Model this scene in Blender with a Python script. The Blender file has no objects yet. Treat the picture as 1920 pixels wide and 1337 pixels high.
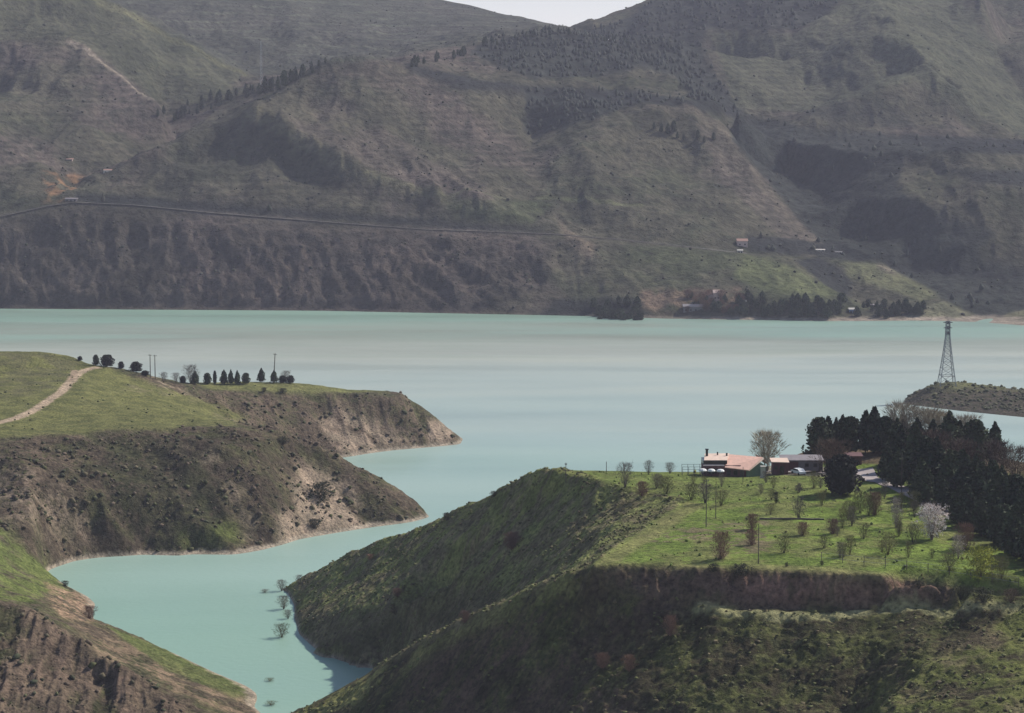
import bpy, math, random
import numpy as np
from mathutils import Vector, Matrix
from mathutils.geometry import delaunay_2d_cdt

random.seed(7)
rng = np.random.default_rng(7)
scene = bpy.context.scene
col = scene.collection

# ------------------------------------------------------------------ camera, sky, sun, exposure
F = 4000.0            # focal length in photograph pixels (1920 wide)
H = 130.0             # camera height above the water
PITCH = math.atan(418.5 / F)
cam_data = bpy.data.cameras.new('camera')
cam = bpy.data.objects.new('camera', cam_data)
col.objects.link(cam)
cam.location = (0, 0, H)
cam.rotation_euler = (math.pi / 2 - PITCH, 0, 0)
cam_data.sensor_width = 36
cam_data.lens = 36 * F / 1920
cam_data.clip_start = 1
cam_data.clip_end = 20000
scene.camera = cam

SUN_AZ, SUN_EL = math.radians(57), math.radians(41)   # azimuth clockwise from the view direction
world = bpy.data.worlds.new('World')
scene.world = world
world.use_nodes = True
wn = world.node_tree
wn.nodes.clear()
sky = wn.nodes.new('ShaderNodeTexSky')
sky.sky_type = 'NISHITA'
sky.sun_disc = False
sky.sun_elevation = SUN_EL
sky.sun_rotation = SUN_AZ
sky.dust_density = 1.2
sky.air_density = 1.0
sky.ozone_density = 3.0
bg = wn.nodes.new('ShaderNodeBackground')
bg.inputs['Strength'].default_value = 0.105
wo = wn.nodes.new('ShaderNodeOutputWorld')
# pale haze low round the whole horizon
wtc = wn.nodes.new('ShaderNodeTexCoord'); wsx = wn.nodes.new('ShaderNodeSeparateXYZ'); wmr = wn.nodes.new('ShaderNodeMapRange'); wmx = wn.nodes.new('ShaderNodeMix')
wn.links.new(wtc.outputs['Generated'], wsx.inputs[0]); wn.links.new(wsx.outputs[2], wmr.inputs[0])
wmr.interpolation_type = 'SMOOTHSTEP'
wmr.inputs[1].default_value = .0; wmr.inputs[2].default_value = .15; wmr.inputs[3].default_value = .85; wmr.inputs[4].default_value = .0
wmx.data_type = 'RGBA'; wmx.inputs[7].default_value = (9.2, 8.8, 9.1, 1)
wn.links.new(wmr.outputs[0], wmx.inputs[0]); wn.links.new(sky.outputs[0], wmx.inputs[6])
wn.links.new(wmx.outputs[2], bg.inputs[0])
wn.links.new(bg.outputs[0], wo.inputs[0])

sun_data = bpy.data.lights.new('sun', 'SUN')
sun_data.energy = 5.0
sun_data.angle = math.radians(0.6)
sun_data.color = (1.0, 0.95, 0.87)
sun = bpy.data.objects.new('sun', sun_data)
col.objects.link(sun)
sd = Vector((math.sin(SUN_AZ) * math.cos(SUN_EL), math.cos(SUN_AZ) * math.cos(SUN_EL), math.sin(SUN_EL)))
sun.rotation_euler = sd.to_track_quat('Z', 'Y').to_euler()
sun.location = (200, 400, 900)

scene.view_settings.view_transform = 'Standard'
scene.view_settings.look = 'None'
scene.view_settings.exposure = 0.1
scene.view_settings.gamma = 1.0
scene.render.engine = 'CYCLES'
scene.cycles.use_denoising = True
scene.cycles.max_bounces = 6
scene.cycles.volume_bounces = 1
scene.cycles.transparent_max_bounces = 8

# ------------------------------------------------------------------ tagging
def tag(o, label=None, cat=None, group=None, kind=None):
    if label: o['label'] = label
    if cat: o['category'] = cat
    if group: o['group'] = group
    if kind: o['kind'] = kind
    return o

def link(name, me, parent=None, loc=None, rot=None):
    o = bpy.data.objects.new(name, me)
    col.objects.link(o)
    if parent: o.parent = parent
    if loc is not None: o.location = loc
    if rot is not None: o.rotation_euler = rot
    return o

def empty(name, loc, rz=0.0, scale=1.0):
    o = bpy.data.objects.new(name, None)
    col.objects.link(o)
    o.location = loc
    o.rotation_euler = (0, 0, rz)
    o.scale = (scale,) * 3 if not isinstance(scale, tuple) else scale
    o.empty_display_size = 0.5
    return o

# ------------------------------------------------------------------ projection helpers
CP, SP = math.cos(PITCH), math.sin(PITCH)
def ray(px, py):
    u = (px - 960) / F; v = -(py - 668.5) / F
    den = CP + v * SP
    return u / den, (-SP + v * CP) / den
def G(px, py, Y):                      # point seen at a pixel, at range Y
    ax, az = ray(px, py); return (ax * Y, Y, H + az * Y)
def Q(px, py, z):                      # point seen at a pixel, at height z
    ax, az = ray(px, py); Y = (z - H) / az; return (ax * Y, Y, z)
def S(px, py): return Q(px, py, 0.0)
def Wt(px, py, z=-5.0):
    p = Q(px, py, 0.0); return (p[0], p[1], z)
def K(px, Y, z):                       # column px, range Y, height z
    dep = Y * CP + (H - z) * SP
    return ((px - 960) / F * dep, Y, z)
def project(X, Y, Z):
    dep = Y * CP + (H - Z) * SP
    up = -Y * -SP + (Z - H) * CP
    return 960 + F * X / dep, 668.5 - F * up / dep

# ------------------------------------------------------------------ noise
_perm = rng.permutation(256); _perm = np.concatenate([_perm, _perm])
_ang = rng.random(256) * 2 * np.pi
_gx, _gy = np.cos(_ang), np.sin(_ang)
def pn(x, y, seed=0):
    x = np.asarray(x, dtype=np.float64) + seed * 17.31; y = np.asarray(y, dtype=np.float64) + seed * 9.73
    xi = np.floor(x).astype(np.int64); yi = np.floor(y).astype(np.int64)
    xf = x - xi; yf = y - yi
    u = xf * xf * xf * (xf * (xf * 6 - 15) + 10); v = yf * yf * yf * (yf * (yf * 6 - 15) + 10)
    def g(ix, iy, fx, fy):
        h = _perm[(_perm[ix & 255] + iy) & 255]
        return _gx[h] * fx + _gy[h] * fy
    a = g(xi, yi, xf, yf); b = g(xi + 1, yi, xf - 1, yf)
    c = g(xi, yi + 1, xf, yf - 1); d = g(xi + 1, yi + 1, xf - 1, yf - 1)
    return (a + u * (b - a) + v * ((c + u * (d - c)) - (a + u * (b - a)))) * 1.5
def fbm(x, y, o=4, seed=0, gain=0.5):
    s = 0; a = 1; t = 0
    for k in range(o):
        s = s + a * pn(x * 2 ** k, y * 2 ** k, seed + k * 3); t += a; a *= gain
    return s / t
def ridged(x, y, o=4, seed=0, gain=0.5):
    s = 0; a = 1; t = 0
    for k in range(o):
        s = s + a * (1 - 2 * np.abs(pn(x * 2 ** k, y * 2 ** k, seed + k * 5))); t += a; a *= gain
    return s / t
def sstep(a, b, x):
    t = np.clip((x - a) / (b - a), 0, 1); return t * t * (3 - 2 * t)

def blur(Z, s):
    if s <= 0: return Z
    r = int(3 * s) + 1
    k = np.exp(-0.5 * (np.arange(-r, r + 1) / s) ** 2); k /= k.sum()
    A = np.pad(Z, ((r, r), (0, 0)), mode='edge')
    B = sum(k[i] * A[i:i + Z.shape[0]] for i in range(2 * r + 1))
    A = np.pad(B, ((0, 0), (r, r)), mode='edge')
    return sum(k[i] * A[:, i:i + Z.shape[1]] for i in range(2 * r + 1))

def in_poly(px, py, poly):
    c = np.zeros(px.shape, bool)
    n = len(poly)
    for i in range(n):
        x1, y1 = poly[i]; x2, y2 = poly[(i + 1) % n]
        if y1 == y2: continue
        t = ((y1 > py) != (y2 > py)) & (px < (x2 - x1) * (py - y1) / (y2 - y1) + x1)
        c ^= t
    return c

# ------------------------------------------------------------------ terrain
def dense(lines, step):
    out = []
    for L in lines:
        if len(L) == 1: out.append(L[0]); continue
        for a, b in zip(L[:-1], L[1:]):
            a = np.array(a); b = np.array(b)
            n = max(1, int(np.hypot(*(b - a)[:2]) / step))
            for i in range(n): out.append(tuple(a + (b - a) * i / n))
        out.append(L[-1])
    return out

class Land:
    def __init__(s, lines, u0, u1, nu, y0, y1, ny, step, sig, fill=-12.0):
        s.u0, s.u1, s.nu, s.y0, s.y1, s.ny = u0, u1, nu, y0, y1, ny
        P = dense(lines, step)
        seen = {}
        for p in P:
            seen.setdefault((round(p[0] / (step * .25)), round(p[1] / (step * .25))), p)
        P = list(seen.values())
        vs = [Vector((p[0], p[1])) for p in P]
        r = delaunay_2d_cdt(vs, [], [], 0, 1e-4)
        ov, tris, ori = r[0], r[2], r[3]
        zz = [np.mean([P[i][2] for i in o]) if len(o) else 0 for o in ori]
        U = np.linspace(u0, u1, nu); s.lY = np.linspace(math.log(y0), math.log(y1), ny)
        Yv = np.exp(s.lY)
        Z = np.full((ny, nu), fill)
        for t in tris:
            A = [ov[i] for i in t]; zt = [zz[i] for i in t]
            ys = [a.y for a in A]; us = [a.x / a.y for a in A]
            j0 = int(np.searchsorted(Yv, min(ys))); j1 = int(np.searchsorted(Yv, max(ys)))
            i0 = int(max(0, np.floor((min(us) - u0) / (u1 - u0) * (nu - 1)) - 1)); i1 = int(min(nu, np.ceil((max(us) - u0) / (u1 - u0) * (nu - 1)) + 2))
            if j1 <= j0 or i1 <= i0: continue
            yy = Yv[j0:j1][:, None]; xx = U[i0:i1][None, :] * yy
            (x1, y1_), (x2, y2), (x3, y3) = [(a.x, a.y) for a in A]
            D = (y2 - y3) * (x1 - x3) + (x3 - x2) * (y1_ - y3)
            if abs(D) < 1e-9: continue
            a = ((y2 - y3) * (xx - x3) + (x3 - x2) * (yy - y3)) / D
            b = ((y3 - y1_) * (xx - x3) + (x1 - x3) * (yy - y3)) / D
            c = 1 - a - b
            m = (a >= -1e-6) & (b >= -1e-6) & (c >= -1e-6)
            v = a * zt[0] + b * zt[1] + c * zt[2]
            sub = Z[j0:j1, i0:i1]; sub[m] = v[m]
        s.Y = np.repeat(Yv[:, None], nu, 1); s.X = U[None, :] * s.Y
        s.Z = blur(Z, sig)
        s.px, s.py = project(s.X, s.Y, s.Z)
    def height(s, X, Y):
        fu = (np.asarray(X) / Y - s.u0) / (s.u1 - s.u0) * (s.nu - 1)
        fy = (np.log(Y) - s.lY[0]) / (s.lY[-1] - s.lY[0]) * (s.ny - 1)
        i = np.clip(np.floor(fu).astype(int), 0, s.nu - 2); j = np.clip(np.floor(fy).astype(int), 0, s.ny - 2)
        a = np.clip(fu - i, 0, 1); b = np.clip(fy - j, 0, 1)
        Z = s.Z
        return (Z[j, i] * (1 - a) + Z[j, i + 1] * a) * (1 - b) + (Z[j + 1, i] * (1 - a) + Z[j + 1, i + 1] * a) * b
    def hit(s, px, py):
        ax, az = ray(px, py)
        Y = np.exp(np.linspace(s.lY[0], s.lY[-1], 6000))
        h = s.height(ax * Y, Y); zr = H + az * Y
        k = np.nonzero(h >= zr)[0]
        if not len(k): return None
        Yk = Y[k[0]]
        return (ax * Yk, Yk, float(s.height(ax * Yk, Yk)))
    def mask(s, poly, warp=10, wl=14.0, sig=2.0, seed=0):
        x = s.px + warp * fbm(s.X / wl, s.Y / wl, 3, seed + 40); y = s.py + warp * .6 * fbm(s.X / wl, s.Y / wl, 3, seed + 50)
        return blur(in_poly(x, y, poly).astype(float), sig)
    def slope(s):
        dl = s.lY[1] - s.lY[0]; du = (s.u1 - s.u0) / (s.nu - 1)
        zu = np.gradient(s.Z, axis=1) / du; zl = np.gradient(s.Z, axis=0) / dl
        u = s.X / s.Y
        zx = zu / s.Y; zy = (zl - u * zu) / s.Y
        return zx, zy
    def build(s, name, colr, mat, zmin=-2.0):
        keep = s.Z > zmin
        k = keep[:-1, :-1] | keep[1:, :-1] | keep[:-1, 1:] | keep[1:, 1:]
        idx = np.arange(s.ny * s.nu).reshape(s.ny, s.nu)
        q = np.stack([idx[:-1, :-1][k], idx[:-1, 1:][k], idx[1:, 1:][k], idx[1:, :-1][k]], 1)
        used = np.unique(q); rm = np.zeros(s.ny * s.nu, int); rm[used] = np.arange(len(used))
        V = np.stack([s.X.ravel()[used], s.Y.ravel()[used], s.Z.ravel()[used]], 1)
        me = mesh_np(name, V, rm[q])
        set_col(me, np.clip(colr.reshape(-1, 3)[used], 0, 1))
        me.polygons.foreach_set('use_smooth', np.ones(len(q), bool))
        me.materials.append(mat)
        return tag(link(name, me), kind='structure')

def mesh_np(name, V, Fc):
    me = bpy.data.meshes.new(name)
    n = Fc.shape[1]
    me.vertices.add(len(V)); me.vertices.foreach_set('co', np.ascontiguousarray(V, dtype=np.float32).ravel())
    me.loops.add(Fc.size); me.loops.foreach_set('vertex_index', np.ascontiguousarray(Fc, dtype=np.int32).ravel())
    me.polygons.add(len(Fc)); me.polygons.foreach_set('loop_start', np.arange(0, Fc.size, n, dtype=np.int32))
    me.update(calc_edges=True)
    return me
def set_col(me, C):
    a = me.color_attributes.new('cover', 'FLOAT_COLOR', 'POINT')
    A = np.ones((len(C), 4), np.float32); A[:, :3] = C
    a.data.foreach_set('color', A.ravel())

# ------------------------------------------------------------------ materials
def new_mat(name):
    m = bpy.data.materials.new(name); m.use_nodes = True
    nt = m.node_tree; nt.nodes.clear()
    out = nt.nodes.new('ShaderNodeOutputMaterial'); b = nt.nodes.new('ShaderNodeBsdfPrincipled')
    nt.links.new(b.outputs[0], out.inputs[0])
    return m, nt, b
def noise_node(nt, scale, detail=5, rough=.6, vec=None):
    n = nt.nodes.new('ShaderNodeTexNoise'); n.inputs['Scale'].default_value = scale
    n.inputs['Detail'].default_value = detail; n.inputs['Roughness'].default_value = rough
    if vec: nt.links.new(vec, n.inputs['Vector'])
    return n
def ramp(nt, fac, stops):
    r = nt.nodes.new('ShaderNodeValToRGB'); nt.links.new(fac, r.inputs[0])
    e = r.color_ramp.elements
    while len(e) < len(stops): e.new(.5)
    for el, (p, c) in zip(e, stops): el.position = p; el.color = (*c, 1) if len(c) == 3 else c
    return r
def mix(nt, mode, fac, a, b):
    m = nt.nodes.new('ShaderNodeMix'); m.data_type = 'RGBA'; m.blend_type = mode
    for sock, v in ((m.inputs[0], fac), (m.inputs[6], a), (m.inputs[7], b)):
        if isinstance(v, (int, float)): sock.default_value = v
        elif isinstance(v, tuple): sock.default_value = (*v, 1)
        else: nt.links.new(v, sock)
    return m.outputs[2]
def bump(nt, b, h, strength, dist):
    n = nt.nodes.new('ShaderNodeBump'); n.inputs['Strength'].default_value = strength; n.inputs['Distance'].default_value = dist
    nt.links.new(h, n.inputs['Height']); nt.links.new(n.outputs[0], b.inputs['Normal'])

def mat_ground(name, s1, s2, bd, lo=.55, hi=1.35):
    m, nt, b = new_mat(name)
    at = nt.nodes.new('ShaderNodeAttribute'); at.attribute_name = 'cover'
    tc = nt.nodes.new('ShaderNodeTexCoord')
    n1 = noise_node(nt, s1, 6, .68, tc.outputs['Object']); n2 = noise_node(nt, s2, 4, .6, tc.outputs['Object'])
    r1 = ramp(nt, n1.outputs[0], [(.30, (lo,) * 3), (.5, (1, 1, 1)), (.72, (hi, hi * .98, hi * .93))])
    c = mix(nt, 'MULTIPLY', 1.0, at.outputs[0], r1.outputs[0])
    r2 = ramp(nt, n2.outputs[0], [(.38, (.70, .72, .70)), (.62, (1.2, 1.17, 1.15))])
    c = mix(nt, 'MULTIPLY', 1.0, c, r2.outputs[0])
    nt.links.new(c, b.inputs['Base Color'])
    b.inputs['Roughness'].default_value = .95
    b.inputs['Specular IOR Level'].default_value = .05
    bump(nt, b, n1.outputs[0], 1.0, bd)
    return m
M_near = mat_ground('ground_cover_near', 1.0, .16, .9, .32, 1.65)
M_far = mat_ground('mountain_cover', .14, .022, 6.0, .42, 1.5)

def mat_attr(name, rough=.9, var=.25, scale=1.0):
    m, nt, b = new_mat(name)
    at = nt.nodes.new('ShaderNodeAttribute'); at.attribute_name = 'cover'
    oi = nt.nodes.new('ShaderNodeObjectInfo')
    tc = nt.nodes.new('ShaderNodeTexCoord')
    n = noise_node(nt, scale, 3, .6, tc.outputs['Object'])
    r = ramp(nt, n.outputs[0], [(.3, (1 - var,) * 3), (.7, (1 + var,) * 3)])
    c = mix(nt, 'MULTIPLY', 1.0, at.outputs[0], r.outputs[0])
    r2 = ramp(nt, oi.outputs['Random'], [(0, (.75, .75, .8)), (1, (1.25, 1.2, 1.05))])
    c = mix(nt, 'MULTIPLY', 1.0, c, r2.outputs[0])
    nt.links.new(c, b.inputs['Base Color'])
    b.inputs['Roughness'].default_value = rough; b.inputs['Specular IOR Level'].default_value = .2
    return m
M_veg = mat_attr('vegetation', .85, .3, .8)

def mat_plain(name, c, rough=.7, var=.2, scale=3.0, metal=0.0, bd=.0):
    m, nt, b = new_mat(name)
    tc = nt.nodes.new('ShaderNodeTexCoord')
    n = noise_node(nt, scale, 5, .6, tc.outputs['Object'])
    lo = tuple(x * (1 - var) for x in c); hi = tuple(min(1, x * (1 + var)) for x in c)
    r = ramp(nt, n.outputs[0], [(.3, lo), (.7, hi)])
    nt.links.new(r.outputs[0], b.inputs['Base Color'])
    b.inputs['Roughness'].default_value = rough; b.inputs['Metallic'].default_value = metal
    if bd: bump(nt, b, n.outputs[0], .6, bd)
    return m

def pmix(base, c, m, amt=1.0):
    m = (m * amt)[..., None]
    return base * (1 - m) + np.array(c) * m

#==================================================================== NEAR LANDS
# ---- left headlands
A_lines = [
    # visible shore: back headland, inlet head
    [S(862, 833), S(800, 838), S(740, 843), S(700, 848), S(640, 858), K(590, 850, 0), K(560, 835, 0), K(585, 815, 0), K(640, 800, 0), K(700, 780, 0), K(760, 745, 0), S(806, 969)],
    [S(806, 969), S(770, 979), S(720, 985), S(640, 997), S(560, 1010), S(530, 1020), S(490, 1032), S(430, 1041), S(330, 1041), S(260, 1039), S(190, 1043), S(140, 1050), S(88, 1067)],
    [S(88, 1067), S(84, 1076), S(120, 1095), S(165, 1118), S(180, 1132), S(174, 1150), S(178, 1165), S(240, 1187), S(330, 1226), S(400, 1259), S(460, 1284), S(484, 1298), S(484, 1312), S(478, 1325), S(500, 1345), S(530, 1380), K(560, 400, 0)],
    [Wt(930, 838), Wt(890, 860), Wt(800, 866), Wt(720, 876), Wt(690, 880, -4)],
    [K(630, 825, -2.5), K(680, 800, -4), K(760, 780, -4), Wt(860, 965)],
    [Wt(860, 985), Wt(800, 1003), Wt(700, 1010), Wt(580, 1035), Wt(500, 1055), Wt(430, 1065), Wt(330, 1065), Wt(250, 1062), Wt(190, 1070), Wt(160, 1080)],
    [Wt(180, 1100), Wt(215, 1120), Wt(225, 1155), Wt(330, 1202), Wt(420, 1240), Wt(500, 1280), Wt(520, 1300), Wt(515, 1325), Wt(560, 1370)],
    # mid-left hill: plateau edge, crest to the tip
    [Q(-260, 830, 32), Q(-100, 825, 32), Q(0, 820, 31.5), Q(150, 812, 31), Q(300, 803, 31), Q(440, 798, 30.5)],
    [Q(440, 798, 30.5), G(520, 813, 722), G(575, 832, 724), G(640, 861, 726), G(700, 888, 727), G(750, 916, 727), G(785, 944, 725), S(806, 969)],
    [K(530, 785, 9), K(480, 800, 16), K(420, 808, 24), K(350, 815, 30)],
    # slope creases between edge and shore
    [Q(40, 870, 27), Q(60, 940, 19), Q(60, 1000, 12), Q(60, 1050, 6)],
    [Q(280, 850, 25), Q(330, 920, 16.5), Q(350, 990, 7), S(360, 1036)],
    [Q(430, 835, 28), G(500, 885, 690), G(560, 940, 694), G(600, 940, 706)],
    [Q(160, 900, 21), Q(200, 960, 13), Q(230, 1010, 5)],
    # meadow, path hill and back headland top
    [Q(-260, 700, 38), Q(-100, 740, 36), Q(0, 760, 34.5), Q(120, 770, 33)],
    [Q(150, 745, 34), Q(250, 765, 32), Q(400, 780, 30.5)],
    [G(-300, 655, 850), G(-100, 655, 858), G(0, 657, 862), G(70, 657, 864), G(130, 664, 862), G(170, 684, 858), G(215, 690, 856), G(260, 700, 856), G(300, 710, 858), G(345, 717, 868)],
    [G(345, 717, 868), G(400, 716, 884), G(480, 715, 892), G(550, 716, 898), G(600, 722, 902), G(650, 730, 905), G(720, 733, 906), G(755, 741, 905), G(785, 757, 902), G(815, 781, 898), G(840, 808, 896), S(863, 832)],
    [G(340, 735, 850), G(430, 731, 868), G(520, 733, 876), G(600, 737, 884), G(680, 741, 888), G(735, 748, 889)],
    [G(380, 770, 838), G(500, 790, 848), G(620, 812, 866), G(720, 800, 882), G(800, 805, 889)],
    [G(310, 730, 835), G(330, 760, 820)],
    # back side, hidden
    [K(-300, 930, 15), K(0, 925, 18), K(200, 910, 20), K(350, 915, 18), K(500, 930, 14), K(700, 930, 8)],
    [K(-300, 1000, -5), K(0, 990, -5), K(300, 965, -5), K(500, 965, -5), K(760, 945, -5), K(900, 915, -5)],
    # green saddle and the bottom-left spur
    [Q(-260, 960, 22), Q(-260, 1040, 20), Q(-200, 1120, 26)],
    [Q(0, 930, 20), Q(0, 1000, 14), Q(-20, 1050, 12), Q(-20, 1090, 17)],
    [Q(50, 1075, 6), Q(70, 1095, 6.5), Q(100, 1110, 5)],
    [Q(-100, 1105, 27), Q(0, 1122, 24.5), Q(70, 1150, 22), Q(130, 1195, 18), Q(200, 1245, 14.5), Q(290, 1295, 10), Q(380, 1335, 6.5), Q(440, 1362, 3)],
    [Q(90, 1140, 15), Q(160, 1185, 11), Q(240, 1228, 9), Q(330, 1272, 6), Q(420, 1312, 3.5)],
    [G(-200, 1337, 420), G(0, 1337, 434), G(100, 1337, 436), G(200, 1337, 440), G(280, 1342, 444)],
    [G(0, 1230, 456), G(100, 1245, 458), G(180, 1290, 455)],
    [K(-300, 380, -5), K(0, 385, -5), K(200, 395, -5), K(400, 400, -5), K(560, 395, -5)],
]
A = Land(A_lines, -0.34, 0.0, 640, 385, 1010, 880, 3.0, 2.2)
zx, zy = A.slope(); sl = np.hypot(zx, zy)
px, py, X, Y = A.px.copy(), A.py.copy(), A.X, A.Y
mm = A.mask
meadow = mm([(-400, 640), (190, 640), (190, 690), (330, 735), (470, 790), (430, 797), (0, 822), (-400, 840)], 16)
topgrass = mm([(330, 700), (760, 700), (740, 734), (600, 739), (440, 733), (400, 736)], 5)
saddle = mm([(-400, 985), (0, 990), (50, 1040), (80, 1068), (130, 1105), (60, 1128), (-400, 1100)], 18)
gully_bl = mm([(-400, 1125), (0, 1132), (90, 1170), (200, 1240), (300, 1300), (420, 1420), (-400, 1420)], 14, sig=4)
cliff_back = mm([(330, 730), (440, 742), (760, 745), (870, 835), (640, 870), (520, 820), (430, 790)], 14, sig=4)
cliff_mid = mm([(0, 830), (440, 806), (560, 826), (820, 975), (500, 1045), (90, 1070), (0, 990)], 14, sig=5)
land = sstep(0, 1.5, A.Z)
g1 = ridged((X * .55 + Y * .75) / 15, (Y - X) / 90, 4, 3)
g2 = ridged((X * .8 + Y * .35) / 11, (Y - X * .3) / 60, 4, 9)
g3 = ridged((X * .9 + Y * .1) / 7.5, Y / 40, 4, 19)
A.Z += land * (gully_bl * (g3 * 2.2 + .5) + cliff_back * g2 * 2.3 + cliff_mid * g1 * 1.9)
lump = fbm(X / 2.6, Y / 2.6, 3, 2) * .5 + ridged(X / 6, Y / 6, 3, 8) * .35
A.Z += land * lump * (1 - .8 * meadow) * (1 - .6 * topgrass)
A.Z += land * fbm(X / 30, Y / 30, 3, 77) * .8 * (A.Z > 2)
A.px, A.py = project(A.X, A.Y, A.Z)
zx, zy = A.slope(); sl = np.hypot(zx, zy)
GR, OL, SO, BE, DK, PK = (.150, .155, .055), (.092, .096, .044), (.112, .086, .062), (.33, .255, .19), (.034, .036, .021), (.18, .132, .10)
nA = fbm(X / 9, Y / 9, 5, 31); nB = fbm(X / 24, Y / 24, 4, 61); nC = fbm(X / 2.2, Y / 2.2, 4, 91)
C = np.ones(A.Z.shape + (3,)) * np.array(SO)
C = pmix(C, OL, sstep(-.3, .15, nA + nB * .6 + nC * .3), .9)
C = pmix(C, DK, sstep(-.02, .28, nC * .8 + nB * .5), .8)
C = pmix(C, (.17, .14, .095), sstep(.1, .35, fbm(X / 1.7, Y / 1.3, 3, 93)), .5)
bare = sstep(.05, .5, g1) * cliff_mid * sstep(-.25, .25, nB) + sstep(-.1, .45, g2) * cliff_back
C = pmix(C, PK, np.clip(bare, 0, 1) * sstep(-.35, .1, nC), .7)
beige = mm([(560, 870), (640, 900), (700, 960), (690, 985), (500, 1035), (540, 960)], 30, sig=3) * sstep(-.35, .1, g1 + nA * .4)
beige2 = mm([(600, 790), (640, 765), (720, 800), (780, 820), (700, 846), (630, 852)], 26, sig=3) * sstep(-.2, .2, nA + .2)
beige3 = mm([(805, 785), (830, 790), (852, 815), (830, 832), (800, 830)], 5, sig=1.5)
beige4 = mm([(0, 890), (60, 880), (170, 960), (190, 1010), (100, 1020), (0, 960)], 34, sig=3) * sstep(-.3, .2, nC + nA)
beige5 = mm([(340, 820), (400, 830), (490, 950), (500, 1020), (440, 1030), (430, 930)], 22, sig=3) * sstep(-.1, .25, nA)
beige6 = mm([(200, 742), (290, 705), (360, 740), (470, 790), (400, 790), (330, 745), (240, 735)], 20, sig=3) * sstep(-.05, .2, nC + nA)
for b_, a_ in ((beige, .95), (beige2, .9), (beige3, .9), (beige4, .75), (beige5, .6), (beige6, .7)):
    C = pmix(C, BE, b_, a_)
darkg = mm([(200, 830), (330, 820), (400, 900), (440, 1000), (300, 1030), (230, 960), (190, 880)], 40, sig=5)
C = pmix(C, (.050, .056, .030), darkg * sstep(-.3, .1, nC), .75)
gpatch = mm([(340, 1000), (440, 975), (460, 1010), (400, 1028), (330, 1022)], 14, sig=3)
C = pmix(C, (.13, .16, .045), gpatch, .8)
mgr = meadow * (1 - .35 * sstep(0, .4, nA))
C = pmix(C, GR, mgr, .9)
C = pmix(C, (.135, .135, .055), meadow * sstep(.0, .35, nB + nC * .4), .7)
uphill = mm([(-400, 655), (130, 660), (160, 690), (120, 735), (0, 745), (-400, 745)], 14)
C = pmix(C, (.118, .112, .058), uphill * sstep(-.3, .2, nA), .8)
C = pmix(C, (.17, .175, .065), topgrass, .85)
C = pmix(C, (.135, .165, .048), saddle * sstep(-.5, .1, nA), .85)
gb = gully_bl
C = pmix(C, (.11, .075, .056), gb * sstep(.2, -.4, g3), .85)
C = pmix(C, (.25, .18, .135), gb * sstep(.25, .6, g3), .75)
spur = mm([(80, 1085), (180, 1130), (175, 1165), (110, 1160)], 10, sig=3)
C = pmix(C, (.36, .24, .165), spur * sstep(-.2, .2, nA + nC), .8)
rdg = mm([(130, 1160), (190, 1175), (340, 1255), (500, 1335), (470, 1350), (250, 1270), (170, 1215)], 20, sig=3)
C = pmix(C, (.26, .185, .13), rdg * sstep(-.1, .2, nA + nC * .5), .75)
gsh = mm([(200, 1172), (340, 1228), (470, 1290), (440, 1310), (300, 1250)], 8, sig=2)
C = pmix(C, (.12, .15, .045), gsh, .7)
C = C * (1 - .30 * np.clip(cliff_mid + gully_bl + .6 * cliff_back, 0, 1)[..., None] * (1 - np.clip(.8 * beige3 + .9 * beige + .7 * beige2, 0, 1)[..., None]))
# dirt track over the meadow
def dist_line(L, X, Y):
    d = np.full(X.shape, 1e9)
    for a, b in zip(L[:-1], L[1:]):
        ax_, ay_, bx_, by_ = a[0], a[1], b[0], b[1]
        t = np.clip(((X - ax_) * (bx_ - ax_) + (Y - ay_) * (by_ - ay_)) / ((bx_ - ax_) ** 2 + (by_ - ay_) ** 2 + 1e-9), 0, 1)
        d = np.minimum(d, np.hypot(X - ax_ - t * (bx_ - ax_), Y - ay_ - t * (by_ - ay_)))
    return d
track = [A.hit(a, b) for a, b in [(-40, 800), (0, 792), (35, 782), (62, 770), (90, 752), (115, 735), (133, 715), (145, 702), (162, 693), (180, 689)]]
dt = dist_line([t for t in track if t], X, Y)
C = pmix(C, (.42, .32, .23), sstep(2.6, 1.2, dt + nC * 1.2))
track2 = [A.hit(a, b) for a, b in [(133, 715), (140, 695), (152, 676)]]
C = pmix(C, (.32, .24, .17), sstep(1.8, .6, dist_line([t for t in track2 if t], X, Y) + nC))
C = pmix(C, (.36, .30, .235), sstep(1.5, .3, A.Z + nC * .7), .9)       # bleached band at the water line
A.cliff, A.gr = np.clip(cliff_back + cliff_mid + gully_bl, 0, 1), np.clip(meadow + topgrass, 0, 1)
A_obj = A.build('left_hillside', C, M_near)

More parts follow.
